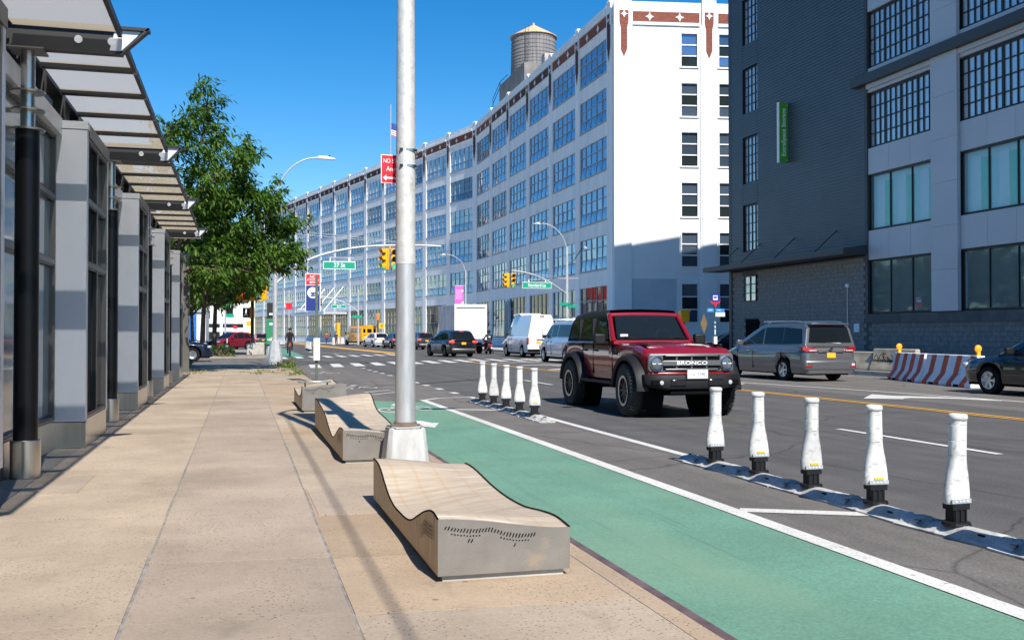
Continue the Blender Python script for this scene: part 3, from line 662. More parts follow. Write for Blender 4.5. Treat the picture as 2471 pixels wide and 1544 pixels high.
# ------------------------------------------------------------------ street lights, mast arms, signals
def tlight(t, x, y, z, rz=0, lit=2, name='signal_head'):
    h = MB(); h.box(-.15,.15,-.10,.10,-.5,.5)
    o = h.obj(name, MAT['signal_yellow'], t, bevel=.03); o.location=(x,y,z); o.rotation_euler=(0,0,rz)
    for k in range(3):
        zz = .33-.33*k
        MB().lathe([(.115,-.115),(.115,-.102)],16,(0,0,zz),'y').obj('lens', MAT['green_light'] if k==lit else MAT['signal_dark'], o)
        v = MB(); n_ = 10
        v.loft([[(.13*cos(R(-20+220*i/n_)),yy,zz+.13*sin(R(-20+220*i/n_))) for i in range(n_+1)] for yy in (-.102,-.34)],caps=(False,False)); v.obj('visor', MAT['signal_yellow'], o)
    return o
def lamp_arm(t, x0, z0, reach, rise, r=.035, side=1):
    pts = [(x0,0,z0)]+[(x0+side*reach*(1-cos(a)),0,z0+rise*sin(a)) for a in [R(10*k) for k in range(1,10)]]
    MB().tube(pts,[r*1.3]+[r]*9,8).obj('lamp_arm', MAT['pole_grey'], t, smooth=50)
    xe = x0+side*reach
    a,b_ = sorted((xe-side*.02,xe+side*.75)); MB().prism([(a,z0+rise-.05),(b_,z0+rise-.06),(b_,z0+rise-.02),(xe+side*.4,z0+rise+.07),(xe,z0+rise+.07)],-.13,.13,'y').obj('luminaire', MAT['sign_white'], t)
    MB().cyl((xe+side*.5,0,z0+rise+.02),(xe+side*.5,0,z0+rise+.13),.04,10).obj('photocell', MAT['black_plastic'], t)
def octbase(t, w0, w1, h, mat='pole_grey'):
    MB().tube([(0,0,0),(0,0,.1),(0,0,h)],[w0,w0,w1],8).obj('pole_base', MAT[mat], t)
def namesign(name, label, txt, loc, rz, w, h, ts):
    t = thing(name, label, 'street sign', loc, rz)
    MB().box(-w/2,w/2,-.01,.01,-h/2,h/2).obj('plate', MAT['sign_white'], t); MB().box(-w/2+.025,w/2-.025,-.0135,-.0105,-h/2+.03,h/2-.03).obj('green_face', MAT['sign_green'], t)
    text('lettering',txt,ts,(0,-.0155,-.005),F,MAT['sign_white'],t,sx=.92,off=.004)
    MB().bar((-w*.3,0,h/2+.18),(w*.45,0,h/2+.18),.03,.03).obj('hanger_rail', MAT['pole_grey'], t)
    for x in (-w*.28,w*.3): MB().box(x-.03,x+.03,-.012,.012,h/2,h/2+.17).obj('clip', MAT['sign_white'], t)
    return t
# near corner of 37 St
c1 = thing('signal_pole', 'pale signal pole with long mast arm at the near street corner', 'signal pole', (1.5,46.1,.11))
octbase(c1,.36,.2,1.05); MB().tube([(0,0,.9),(0,0,7.6)],[.12,.09],14).obj('shaft', MAT['pole_grey'], c1, smooth=40)
lamp_arm(c1,0,7.2,1.9,2.2)
ap = [(0,0,3.6),(1.0,0,4.45),(2.2,0,5.0),(4.0,0,5.38),(6.2,0,5.5),(7.6,0,5.48)]
MB().tube(smoothtab(ap,4),[.075-.0018*i for i in range(21)],10).obj('mast_arm', MAT['pole_grey'], c1, smooth=50)
for q in (0,.16): MB().cyl((0,0,6.1-q),(6.0,0,5.62-q*.3),.009,5).obj('stay_cable', MAT['pole_grey'], c1)
tlight(c1,4.98,.0,4.82,R(-50)); tlight(c1,5.38,.05,4.82,0); MB().cyl((5.18,0,5.3),(5.18,0,5.5),.04,8).obj('hanger', MAT['signal_yellow'], c1)
namesign('street_name_sign','green 37 St sign hung from the near mast arm','37 St',(4.35,46.0,4.60),0,1.46,.36,.27)
# far side of Standard La
c2 = thing('signal_pole', 'pale signal pole with mast arm before the white corner building', 'signal pole', (22.5,67.6,.14))
octbase(c2,.33,.2,1.0); MB().tube([(0,0,.9),(0,0,7.6)],[.14,.09],14).obj('shaft', MAT['pole_grey'], c2, smooth=40)
lamp_arm(c2,0,7.1,1.9,2.1,side=-1)
MB().tube([(0,0,6.3),(.6,0,6.7),(1.0,-.2,7.4),(1.25,-.3,7.5)],.03,8).obj('camera_arm', MAT['dark_frame'], c2)
MB().lathe([(.03,7.62),(.13,7.55),(.13,7.42),(.06,7.36)],12,(1.28,-.3,0)).obj('camera_head', MAT['pole_grey'], c2)
MB().tube(smoothtab([(0,0,4.2),(-1.6,-.4,5.1),(-3.0,-.8,5.55),(-4.4,-1.1,5.75)],4),.055,10).obj('mast_arm', MAT['pole_grey'], c2, smooth=50)
for q in (0,.12): MB().cyl((0,0,5.35-q),(-4.2,-1.1,5.72),.009,5).obj('stay_cable', MAT['pole_grey'], c2)
MB().bar((-.8,-.2,5.3),(.95,.25,5.35),.07,.05).obj('cross_bar', MAT['pole_grey'], c2)
tlight(c2,-4.3,-1.1,5.05,R(0)); tlight(c2,-4.72,-1.1,5.05,R(-65),lit=9)
for x,ry in ((-.25,.2),(.4,-.2)): MB().box(x-.38,x+.38,-.16,-.14,3.3+ry*.4,3.5+ry*.4).obj('small_sign', MAT['sign_green'], c2)
namesign('street_name_sign','green Standard La sign hung before the white building','Standard La',(20.05,66.9,4.9),0,2.12,.44,.30)
# pink banner pole
c3 = thing('street_light', 'slim street light holding a pink banner above the box truck', 'street light', (21.2,95,.14))
MB().tube([(0,0,0),(0,0,7.6)],[.12,.08],12).obj('shaft', MAT['pole_grey'], c3, smooth=40); lamp_arm(c3,-.02,7.2,1.9,1.9,side=-1)
pk = thing('street_banner', 'pink and white banner on the slim street light above the truck', 'banner', (20.55,94.95,4.0))
MB().box(-.42,.42,-.006,.006,0,2.2).obj('pink_cloth', MAT['sign_pink'], pk)
bw = MB(); bw.prism([(-.42,0),(.42,0),(.42,.7),(.28,.68),(.22,.45),(.05,.42),(-.05,.38),(-.42,.38)],-.0125,-.0065,'y'); bw.lathe([(.12,-.0125),(.12,-.0065)],12,(.3,0,1.72),'y'); bw.obj('white_flower_print', MAT['sign_white'], pk)
bt = MB(); random.seed(3)
for r_ in range(5):
    x = -.34
    while x < .2:
        w = random.uniform(.03,.11); bt.box(x,x+w,-.0125,-.0066,1.72-.2*r_,1.80-.2*r_); x += w+.03
bt.obj('faint_lettering', M('pale_pink',(.9,.5,.72),.6), pk); MB().cyl((-.45,0,2.22),(.65,0,2.22),.02,8).obj('bracket', MAT['pole_grey'], pk)
# next crossing
c4 = thing('signal_pole', 'distant signal pole with mast arm behind the school bus', 'signal pole', (15.2,134,.1))
MB().tube([(0,0,0),(0,0,7.4)],[.16,.1],10).obj('shaft', MAT['pole_grey'], c4, smooth=40)
MB().tube(smoothtab([(0,0,4.4),(-1.8,0,5.6),(-4.0,0,6.3),(-5.6,0,6.5)],4),.06,8).obj('mast_arm', MAT['pole_grey'], c4, smooth=50)
tlight(c4,-5.4,0,5.7,R(-40),lit=9); tlight(c4,-4.95,0,5.7,0,lit=9)
MB().box(-.8,.5,-.18,-.16,3.6,3.95).obj('small_sign', MAT['sign_green'], c4)
namesign('street_name_sign','small green 36 St sign on the distant mast arm','36 St',(12.6,133.8,5.2),0,1.9,.44,.32)
c5 = thing('pedestrian_signal', 'yellow pedestrian signal seen from behind past the red truck roof', 'signal', (25.8,55.2,.14))
MB().cyl((0,0,0),(0,0,2.5),.06,10).obj('post', MAT['bus_green_pole'], c5); MB().box(-.28,.28,-.2,.2,2.05,2.75).obj('housing', MAT['signal_yellow'], c5, bevel=.03); MB().box(-.33,.33,-.26,-.2,2.68,2.78).obj('hood', MAT['signal_yellow'], c5)
c6 = thing('traffic_signal_small', 'distant orange signal and arrow sign beyond the white car', 'signal', (17.9,134.5,.1))
MB().cyl((0,0,0),(0,0,4.2),.07,8).obj('post', MAT['dark_frame'], c6); MB().box(-.2,.2,-.15,.15,3.3,4.2).obj('housing', M('orange_plastic',(.8,.2,.02),.5), c6, bevel=.04); MB().box(.1,.9,-.16,-.12,2.2,2.9).obj('arrow_sign', MAT['signal_yellow'], c6)
MB().prism([(.62,2.3),(.35,2.55),(.62,2.8),(.62,2.68),(.5,2.55),(.62,2.42)],-.17,-.165,'y').obj('chevron', MAT['signal_dark'], c6)
# far-left corner: signals, cabinet
c7 = thing('signal_post', 'dark post with yellow signals and walk light left of the green cabinet', 'signal pole', (.75,68.2,.11))
MB().cyl((0,0,0),(0,0,3.7),.11,12).obj('post', MAT['dark_frame'], c7); MB().tube([(0,0,0),(0,0,.9)],[.2,.14],8).obj('pole_base', MAT['dark_frame'], c7)
tlight(c7,-.9,-.1,4.1,R(40),lit=9); tlight(c7,.0,-.1,4.05,R(180),lit=9); tlight(c7,.75,.0,4.1,R(150),lit=9)
MB().bar((-.9,0,3.6),(.75,0,3.6),.06,.06).obj('bracket', MAT['signal_yellow'], c7)
MB().box(-.62,-.18,-.2,.05,2.45,3.1).obj('walk_housing', MAT['signal_dark'], c7); MB().box(-.18,.14,-.1,.1,2.4,3.15).obj('signal_side', M('orange_plastic',(.8,.2,.02),.5), c7, bevel=.03)
wk = MB(); wk.lathe([(.04,-.215),(.04,-.205)],10,(-.4,0,2.98),'y'); wk.bar((-.4,-.21,2.94),(-.41,-.21,2.76),.07,.01); wk.bar((-.41,-.21,2.76),(-.49,-.21,2.58),.035,.01); wk.bar((-.41,-.21,2.76),(-.33,-.21,2.58),.035,.01); wk.bar((-.4,-.21,2.9),(-.49,-.21,2.8),.03,.01); wk.obj('walk_figure', MAT['walk_light'], c7)
cb = thing('signal_cabinet', 'green utility cabinet covered in stickers on a pale post', 'cabinet', (1.85,66.5,.11))
MB().tube([(0,0,0),(0,0,.6)],[.24,.17],8).obj('post_base', MAT['pole_grey'], cb); MB().box(-.25,.25,-.2,.2,.68,2.35).obj('cabinet_box', MAT['cabinet_green'], cb, bevel=.02); MB().box(-.2,.22,-.15,.15,2.36,3.4).obj('upper_box', MAT['signal_dark'], cb)
for x,z,w,h,mm in ((.05,1.95,.2,.14,'sign_white'),(-.02,.95,.22,.12,'sign_white'),(.12,1.05,.16,.1,'sticker_yellow'),(.08,2.6,.3,.12,'sign_white'),(-.12,1.0,.1,.08,'sign_white'),(.1,.78,.12,.1,'sign_white')): MB().box(x-w/2,x+w/2,-.206,-.2015,z,z+h).obj('sticker', MAT[mm], cb)
cbk = thing('concrete_block', 'pale concrete block at the foot of the signal post', 'concrete block', (1.0,67.4,.11)); MB().prism([(-.62,0),(.62,0),(.62,.7),(.5,.82),(-.35,.82),(-.62,.55)],-.35,.35,'y').obj('block', MAT['concrete'], cbk, bevel=.04)
# bus stop flag on the opposite pavement
b2 = thing('bus_stop_flag', 'green pole with round blue and red bus stop sign by the grey wall', 'sign post', (22.35,44.3,.14))
MB().cyl((0,0,0),(0,0,2.9),.035,10).obj('post', MAT['bus_green_pole'], b2); MB().lathe([(.06,0),(.06,.0)],8)
MB().lathe([(.28,-.05),(.28,-.03)],28,(0,0,3.05),'y').obj('disc', MAT['sign_blue'], b2)
MB().prism([(-.27,2.97),(-.18,2.9),(0,2.86),(.18,2.9),(.27,2.97),(.24,2.87),(.06,2.76),(0,2.6),(-.06,2.76),(-.24,2.87)],-.058,-.051,'y').obj('red_rim', MAT['sign_red'], b2)
MB().box(-.12,.12,-.057,-.051,2.98,3.2).obj('bus_icon', MAT['sign_white'], b2, bevel=.002); MB().box(-.095,.095,-.061,-.0575,3.07,3.16).obj('bus_icon_screen', MAT['sign_blue'], b2)
MB().box(.02,.5,-.04,-.03,2.38,2.56).obj('route_plate', MAT['sign_sky'], b2); MB().box(.02,.52,-.04,-.03,2.18,2.37).obj('stop_plate', MAT['sign_white'], b2); MB().box(-.4,-.04,.03,.04,2.4,2.58).obj('route_plate', MAT['sign_sky'], b2)
text('lettering','B101',.13,(-.22,.028,2.49),F,MAT['sign_white'],b2,sx=.8); text('lettering','Limited',.09,(.2,-.042,2.5),F,MAT['sign_white'],b2,sx=.8)
MB().box(-.08,.08,-.08,.08,.55,1.2).obj('timetable_box', MAT['sign_white'], b2)
for z,h in ((1.3,.25),(1.62,.12),(1.85,.08)): MB().lathe([(.0365,z),(.0365,z+h)],10).obj('sticker_wrap', MAT['blind_white'], b2)
dm = thing('warning_sign_back', 'brown back of a diamond road sign behind the bus stop pole', 'sign', (22.6,46.0,.14))
MB().cyl((0,0.03,0),(0,.03,2.4),.03,8).obj('post', MAT['bus_green_pole'], dm); MB().prism([(-.2,1.85),(0,1.35),(.2,1.85),(0,2.35)],-.0,.008,'y').obj('plate', M('sign_back',(.15,.10,.045),.7), dm)
# ------------------------------------------------------------------ vehicles
def carpaint(name, col, metal=.3, rough=.28): return M(name, col, rough, metal, var=.04, scale=1, coat=1.0)
carpaint('paint_red',(.27,.005,.012),.25,.22); carpaint('paint_black',(.008,.008,.010),.2); carpaint('paint_grey',(.155,.155,.16),.5,.32); carpaint('paint_white',(.78,.78,.78),0,.3)
carpaint('paint_silver',(.55,.57,.60),.3,.3); carpaint('paint_navy',(.008,.014,.035),.4); carpaint('paint_maroon',(.22,.008,.02),.3); carpaint('paint_dark',(.05,.05,.06),.5)
carpaint('bus_yellow',(.80,.36,.01),0,.4)
M('rim_silver',(.55,.56,.58),.3,.9,var=.05); M('rim_dark',(.03,.03,.032),.35,.7,var=.05); M('chrome',(.75,.75,.76),.12,1,var=0)
M('red_lens',(.35,.008,.010),.15,0,var=.1,scale=9,coat=1); M('clear_lens',(.62,.62,.64),.12,.3,var=.15,scale=12,coat=1); M('plate_yellow',(.78,.42,.03),.5); M('amber_lens',(.7,.25,.02),.2,coat=1)
M('grille_grey',(.17,.17,.175),.4,.6,var=.05); M('soft_top',(.012,.012,.013),.9,var=.25,scale=6,bump=.3,bscale=9); M('black_gloss',(.006,.006,.007),.12,.0,var=0,coat=1)
WH = {}
def wheel(parent, x, y, r, w, side, rim, style=5, tyre='black_rubber', steer=0, lugs=False):
    k = (round(r,3),round(w,3),rim,style,tyre,lugs)
    if k not in WH:
        rr = r*(.62 if style != 8 else .58)
        ty = MB().lathe([(rr,-w*.42),(r*.80,-w*.5),(r*.93,-w*.49),(r*.985,-w*.40),(r,-w*.2),(r,w*.2),(r*.985,w*.40),(r*.93,w*.49),(r*.80,w*.5),(rr,w*.42)],40,axis='x',cap=False)
        if lugs:
            for i in range(44):
                a = 2*pi*i/44
                for s in (-1,1):
                    a2 = a+s*.03; x0,x1 = (-.46*w,-.03*w) if s<0 else (.03*w,.46*w); d = .055
                    P = lambda xx,aa,rad: (xx,rad*cos(aa),rad*sin(aa))
                    sk = .10*(1 if s>0 else -1)
                    q = [P(x0,a2,r*.985),P(x1,a2+sk,r*.985),P(x1,a2+sk+d,r*.985),P(x0,a2+d,r*.985),P(x0,a2,r*1.03),P(x1,a2+sk,r*1.03),P(x1,a2+sk+d,r*1.03),P(x0,a2+d,r*1.03)]
                    ty.add(q,[(4,5,6,7),(0,1,5,4),(1,2,6,5),(2,3,7,6),(3,0,4,7)])
        tm = ty.mesh('tyre', MAT[tyre], 40)
        rm = MB(); rm.lathe([(rr*1.0,w*.43),(rr*1.02,w*.47),(rr*.93,w*.47),(rr*.90,w*.36),(rr*.3,w*.18)],32,axis='x',m=0,cap=False)
        rm.lathe([(.0,w*.40),(rr*.16,w*.40),(rr*.2,w*.3)],12,axis='x',m=0,cap=False)
        ns = style if style != 8 else 10
        for i in range(ns):
            a = 2*pi*i/ns
            wd = rr*(.17 if style in (5,6) else .07)
            c,s = cos(a),sin(a)
            P = lambda rad,t,xx: (xx, rad*c-t*s, rad*s+t*c)
            q = [P(rr*.12,-wd*.7,w*.26),P(rr*.12,wd*.7,w*.26),P(rr*.93,wd,w*.34),P(rr*.93,-wd,w*.34),P(rr*.12,-wd*.7,w*.41),P(rr*.12,wd*.7,w*.41),P(rr*.93,wd*.9,w*.45),P(rr*.93,-wd*.9,w*.45)]
            rm.add(q,[(4,5,6,7),(0,1,5,4),(1,2,6,5),(2,3,7,6),(3,0,4,7)],0)
        rm.lathe([(rr*.99,w*.1),(0,w*.1)],24,axis='x',m=1,cap=False)
        rmm = rm.mesh('rim', [MAT[rim],MAT['chassis']], 40)
        ring_ = None
        if style == 8: ring_ = MB().lathe([(rr*.86,w*.46),(rr*1.03,w*.48),(rr*1.03,w*.5),(rr*.86,w*.49),(rr*.86,w*.46)],36,axis='x',cap=False).mesh('beadlock_ring', MAT['rim_silver'], 40)
        WH[k] = (tm, rmm, ring_)
    tm, rmm, ring_ = WH[k]
    e = bpy.data.objects.new('wheel', None); COL.objects.link(e); e.parent = parent; e.location = (x,y,r); e.rotation_euler = (0,0,(0 if side>0 else pi)+steer)
    link('tyre', tm, e); link('rim', rmm, e)
    if ring_: link('beadlock_ring', ring_, e)
    return e
def bodyrings(L, wtab, deck, axles, wr, sill, crown=.02, arch=.07, boxy=False, bottom=None):
    Ra = wr+arch; st = set()
    for y in [ -L/2+L*i/40 for i in range(41)]: st.add(round(y,4))
    for y in (-L/2,-L/2+.02,-L/2+.06,-L/2+.14,L/2-.14,L/2-.06,L/2-.02,L/2): st.add(round(y,4))
    for a in axles:
        for k in range(0,19): st.add(round(a+Ra*cos(R(k*10)),4))
        st.add(round(a+Ra+.004,4)); st.add(round(a-Ra-.004,4))
    for y,_ in deck: st.add(round(y,4))
    rings = []
    for y in sorted(st):
        if y < -L/2-1e-6 or y > L/2+1e-6: continue
        w = interp(wtab,y); zt = interp(deck,y); zb = interp(bottom,y) if bottom else sill
        for a in axles:
            if abs(y-a) < Ra: zb = max(zb, wr+math.sqrt(Ra*Ra-(y-a)**2))
        zs = zt-(.05 if boxy else .09); zb = min(zb, zs-.02)
        if boxy: pr = [(w*.97,zb),(w*.99,zb+.3*(zs-zb)),(w,zb+.65*(zs-zb)),(w*.985,zs),(w*.955,zt-.012),(w*.90,zt),(w*.5,zt+crown*.7),(0,zt+crown)]
        else: pr = [(w*.94,zb),(w*.985,zb+.25*(zs-zb)),(w,zb+.55*(zs-zb)),(w*.985,zb+.85*(zs-zb)),(w*.955,zs),(w*.90,zt-.025),(w*.82,zt),(w*.5,zt+crown*.7),(0,zt+crown)]
        rings.append([(-x,y,z) for x,z in pr]+[(x,y,z) for x,z in pr[::-1][1:]])
    return rings
def cabin(roof, belt, wg, tum, edge=.06, crown=.018, n=10):
    rf = roof; ys = []
    for (a,_),(b_,_) in zip(rf,rf[1:]):
        for k in range(n): ys.append(a+(b_-a)*k/n)
    ys.append(rf[-1][0]); rings = []
    for y in ys:
        zr = interp(rf,y); zb = belt-.03; h = max(zr-belt,.001); ww = wg if not isinstance(wg,list) else interp(wg,y)
        x1 = ww-tum*max(0,h-edge); x2 = ww-tum*h-edge*.55; x2 = min(x2,x1-.001)
        pr = [(ww,zb),(ww-tum*max(0,h*.5),belt+h*.5),(x1,belt+max(0,h-edge)),(x2+edge*.2,zr-.012),(x2,zr),(x2*.55,zr+crown*.75),(0,zr+crown)]
        rings.append([(-x,y,z) for x,z in pr]+[(x,y,z) for x,z in pr[::-1][1:]])
    return rings
def screen(roof, belt, wg, tum, ya, yb, inset, up=.007, n=8, lift=0):
    rows = []
    for i in range(n+1):
        y = ya+(yb-ya)*i/n; z = interp(roof,y); h = max(z-belt,0); x = wg-tum*h-inset
        sl_ = (interp(roof,y+.012)-interp(roof,y-.012))/.024; q_ = math.sqrt(1+sl_*sl_); ny,nz = -sl_/q_,1/q_
        rows.append([(xx,y+ny*o_,z+nz*o_) for xx,o_ in ((-x,.014),(-x*.5,.026),(0,.030),(x*.5,.026),(x,.014))])
    return MB().loft(rows,caps=(False,False))
def car(name, label, cat, loc, heading, spec, group=None):
    """heading in degrees: 0 drives along +Y, 90 drives towards -X"""
    S = dict(L=4.8,W=1.9,wb=2.8,wr=.36,ww=.24,sill=.27,belt=1.05,tum=.28,paint='paint_black',cab=None,rim='rim_silver',style=5,glass='car_glass',ax=0,mirror=True)
    S.update(spec); L,W = S['L'],S['W']; hw = W/2; t = thing(name,label,cat,loc,R(heading),group)
    axl = (S['ax']-S['wb']/2, S['ax']+S['wb']/2)
    wt = S.get('wtab',[(-L/2,hw*.80),(-L/2+.05,hw*.88),(-L/2+.16,hw*.955),(-L/2+.6,hw),(L/2-.9,hw),(L/2-.35,hw*.93),(L/2-.12,hw*.80),(L/2,hw*.62)])
    P = MAT[S['paint']]
    MB().loft(bodyrings(L,wt,S['deck'],axl,S['wr'],S['sill'],bottom=S.get('bottom'))).obj('body', P, t, smooth=38)
    MB().box(-hw*.72,hw*.72,-L/2+.12,L/2-.15,.2,.62).obj('underbody', MAT['chassis'], t)
    wg = hw*.90
    MB().loft(cabin(S['roof'],S['belt'],wg,S['tum'])).obj('cabin', MAT[S['cab']] if S['cab'] else P, t, smooth=38)
    for nm,(a,b_) in (('windshield',S['ws']),('rear_window',S['rw'])):
        if a is None: continue
        screen(S['roof'],S['belt'],wg,S['tum'],a,b_,.10).obj(nm, MAT[S['glass']], t, smooth=60)
    for poly in S.get('side',[]):
        for s in (-1,1):
            b_ = MB(); xs = lambda z: s*(wg-S['tum']*max(0,z-S['belt'])+.006)
            b_.poly([(xs(z),y,z) for y,z in poly]); b_.obj('side_window', MAT[S['glass']], t)
    for a in axl:
        for s in (-1,1): wheel(t,s*(hw-S['ww']*.52),a,S['wr'],S['ww'],s,S['rim'],S['style'])
    for s in (-1,1):
        if S['mirror']:
            my = S.get('my',S['ws'][1]-.35); mz = S['belt']+.06
            MB().box(min(s*(wg+.02),s*(wg+.22)),max(s*(wg+.02),s*(wg+.22)),my-.05,my+.06,mz-.05,mz+.12).obj('mirror', MAT['black_plastic'] if S.get('mblack') else P, t, bevel=.03)
        for y in S.get('handles',[]):
            MB().box(min(s*hw*.995,s*(hw+.02)),max(s*hw*.995,s*(hw+.02)),y-.1,y+.1,S['belt']-.17,S['belt']-.14).obj('door_handle', MAT[S.get('hmat','black_plastic')], t, bevel=.006)
        for y in S.get('seams',[]):
            MB().box(min(s*(hw-.03),s*(hw+.0015)),max(s*(hw-.03),s*(hw+.0015)),y-.005,y+.005,S['sill']+.12,S['belt']-.14).obj('door_seam', MAT['chassis'], t)
    for nm,x,y,z,dx,dy,dz,mm,mir in S.get('bits',[]):
        for s in ((-1,1) if mir else (1,)):
            MB().box(min(s*(x-dx/2),s*(x+dx/2)),max(s*(x-dx/2),s*(x+dx/2)),y-dy/2,y+dy/2,z-dz/2,z+dz/2).obj(nm, MAT[mm], t, bevel=min(dx,dy,dz)*.35)
    return t
def suv(L=4.8,W=1.9,H=1.7,wb=2.8,paint='paint_black',lit=True,**k):
    h = L/2
    s = dict(L=L,W=W,wb=wb,paint=paint,belt=1.06*H/1.7,tum=.30,
        deck=[(-h,.80),(-h+.05,.98),(-h+.18,1.04*H/1.7),(-h+.7,1.06*H/1.7),(h-1.75,1.06*H/1.7),(h-1.35,1.04*H/1.7),(h-.45,.95*H/1.7),(h-.12,.82),(h,.62)],
        roof=[(-h+.06,1.05*H/1.7),(-h+.42,H-.14),(-h+.75,H-.04),(-h+1.6,H),(h-2.45,H-.05),(h-1.95,H-.22),(h-1.25,1.05*H/1.7)],
        ws=(h-2.42,h-1.32),rw=(-h+.10,-h+.44),
        side=[[(-h+.62,1.13*H/1.7),(-h+.85,H-.20),(-h+1.35,H-.13),(-h+1.35,1.10*H/1.7)],[(-h+1.42,1.10*H/1.7),(-h+1.42,H-.13),(-h+2.25,H-.12),(-h+2.25,1.10*H/1.7)],[(-h+2.33,1.10*H/1.7),(-h+2.33,H-.12),(h-2.5,H-.17),(h-1.75,1.10*H/1.7)]],
        handles=[-.25,.75],seams=[-.95,.05,1.15],my=h-1.75,
        bits=[('taillight',hw_(W)-.17,-h+.09,.96*H/1.7,.36,.18,.14,'brake_light' if lit else 'red_lens',True),('high_brake_light',0,-h+.44,H-.08,.3,.05,.03,'brake_light' if lit else 'red_lens',False),
              ('license_plate',0,-h-.005,.86*H/1.7,.31,.02,.15,'plate_yellow',False),('rear_bumper',0,-h+.06,.47,W*.86,.18,.2,'grille_grey',False),('bumper_reflector',hw_(W)-.22,-h-.01,.5,.2,.04,.05,'red_lens',True),
              ('exhaust_trim',0,-h+.08,.33,W*.7,.16,.1,'chassis',False),('headlight',hw_(W)-.27,h-.16,.76*H/1.7,.34,.16,.13,'clear_lens',True),('front_grille',0,h-.02,.58,.9,.06,.28,'black_plastic',False),('front_lip',0,h-.06,.35,W*.7,.14,.12,'black_plastic',False)])
    s.update(k); return s
def hw_(W): return W/2
# minivan seen from behind
def minivan():
    L,W,H = 5.1,1.97,1.80; h = L/2; hw = W/2
    t = car('minivan','grey minivan with chrome roof rails and glowing rear glass','car',(17.15,29.15,0),3,
        dict(L=L,W=W,wb=3.0,wr=.345,ww=.23,paint='paint_grey',belt=1.08,tum=.22,sill=.25,ax=.05,
        deck=[(-h,.78),(-h+.04,1.0),(-h+.10,1.07),(-h+.5,1.09),(h-1.5,1.09),(h-1.1,1.04),(h-.4,.88),(h-.1,.74),(h,.6)],
        roof=[(-h+.03,1.08),(-h+.13,H-.16),(-h+.28,H-.06),(-h+1.2,H-.01),(h-2.6,H-.05),(h-2.0,H-.28),(h-1.05,1.06)],
        ws=(h-2.55,h-1.1),rw=(-h+.05,-h+.14),my=h-1.55,style=5,handles=[.1,.55],hmat='chrome',seams=[-1.35,.25,1.2],
        side=[[(-h+.22,1.15),(-h+.34,H-.2),(-h+1.25,H-.14),(-h+1.25,1.13)],[(-h+1.29,1.13),(-h+1.29,H-.14),(-h+2.3,H-.14),(-h+2.3,1.13)],[(-h+2.38,1.13),(-h+2.38,H-.15),(h-2.6,H-.18),(h-1.5,1.12)]],
        bits=[('rear_bumper',0,-h+.1,.50,W*.94,.24,.36,'paint_grey',False),('lower_valance',0,-h+.12,.30,W*.7,.2,.14,'chassis',False),('chrome_bar',0,-h-.012,.905,.9,.03,.03,'chrome',False),
            ('license_plate',0,-h-.012,.80,.31,.02,.155,'plate_yellow',False),('high_brake_light',0,-h+.13,H-.06,.3,.06,.035,'red_lens',False),('bumper_reflector',hw-.2,-h-.025,.47,.22,.02,.045,'red_lens',True),
            ('sliding_rail',hw-.005,-1.6,.86,.012,1.1,.018,'chassis',True),('bumper_sticker',.78,-h-.022,.50,.1,.012,.1,'sign_white',False),('roof_spoiler',0,-h+.13,H-.045,1.35,.22,.04,'paint_grey',False),('emblem',0,-h-.01,1.0,.12,.02,.08,'chrome',False)]))
    for s in (-1,1):
        a = MB().prism([(.42,.93),(.62,.905),(.80,.90),(.94,.95),(.955,1.06),(.86,1.075),(.62,1.03)],-h-.012,-h+.12,'y')
        for i,v in enumerate(a.v): a.v[i] = (s*v[0],v[1]+(.10 if v[0]>.9 else .03 if v[0]>.8 else 0),v[2])
        a.obj('taillight', MAT['red_lens'], t, bevel=.012)
        MB().box(min(s*.52,s*.78),max(s*.52,s*.78),-h-.02,-h,.925,.965).obj('reverse_lamp', MAT['clear_lens'], t, bevel=.008)
        MB().tube(smoothtab([(s*.66,-h+.35,H-.04),(s*.66,-h+.6,H+.035),(s*.66,0,H+.05),(s*.67,h-2.9,H+.03),(s*.67,h-2.65,H-.07)],4),.018,8).obj('roof_rail', MAT['chrome'], t, smooth=50)
    MB().bar((-.15,-h+.04,1.20),(.38,-h+.045,1.17),.015,.012).obj('wiper', MAT['blind_white'], t)
    return t
minivan()
car('suv','black crossover with lit tail lights turning beside the lamp post','car',(13.35,64.6,0),9.5,suv(4.95,1.93,1.73,2.85,'paint_black',rim='rim_dark',style=6))
car('suv','grey crossover with lit tail lights half hidden by the lamp post','car',(17.0,97,0),8,suv(4.7,1.85,1.68,2.7,'paint_dark'))
car('suv','dark hatchback mostly hidden behind the lamp post','car',(15.9,106,0),9,suv(4.5,1.8,1.6,2.65,'paint_navy'))
car('suv','dark car roof glimpsed between the white crossover and the lamp post','car',(17.3,112,0),9,suv(4.6,1.8,1.55,2.7,'paint_dark'))
car('suv','white crossover following the yellow school bus','car',(15.3,117,0),12,suv(4.75,1.88,1.68,2.75,'paint_white',lit=False))
car('suv','dark blue crossover nosing out past the glass shop front','car',(-3.9,55.5,0),-90,suv(4.92,2.0,1.76,2.95,'paint_navy',lit=False,wr=.375,style=8,rim='rim_silver'))
car('suv','bright red crossover crossing beyond the street trees','car',(-.9,101,0),133,suv(4.77,1.88,1.70,2.74,'paint_maroon',lit=False,style=6))
car('suv','small dark car behind the bright red crossover','car',(2.2,124,0),10,suv(4.6,1.8,1.6,2.7,'paint_dark'))
car('suv','dark crossover nose between the bus stop pole and grey minivan','car',(30.6,58.2,0),80,suv(4.7,1.9,1.72,2.75,'paint_navy',lit=False))
# black car cut off by the right edge
car('sedan','black old car with broken headlight cut off at the right edge','car',(18.25,18.75,0),2,suv(4.75,1.85,1.52,2.65,'paint_black',lit=False,wr=.335,style=6,mblack=True))
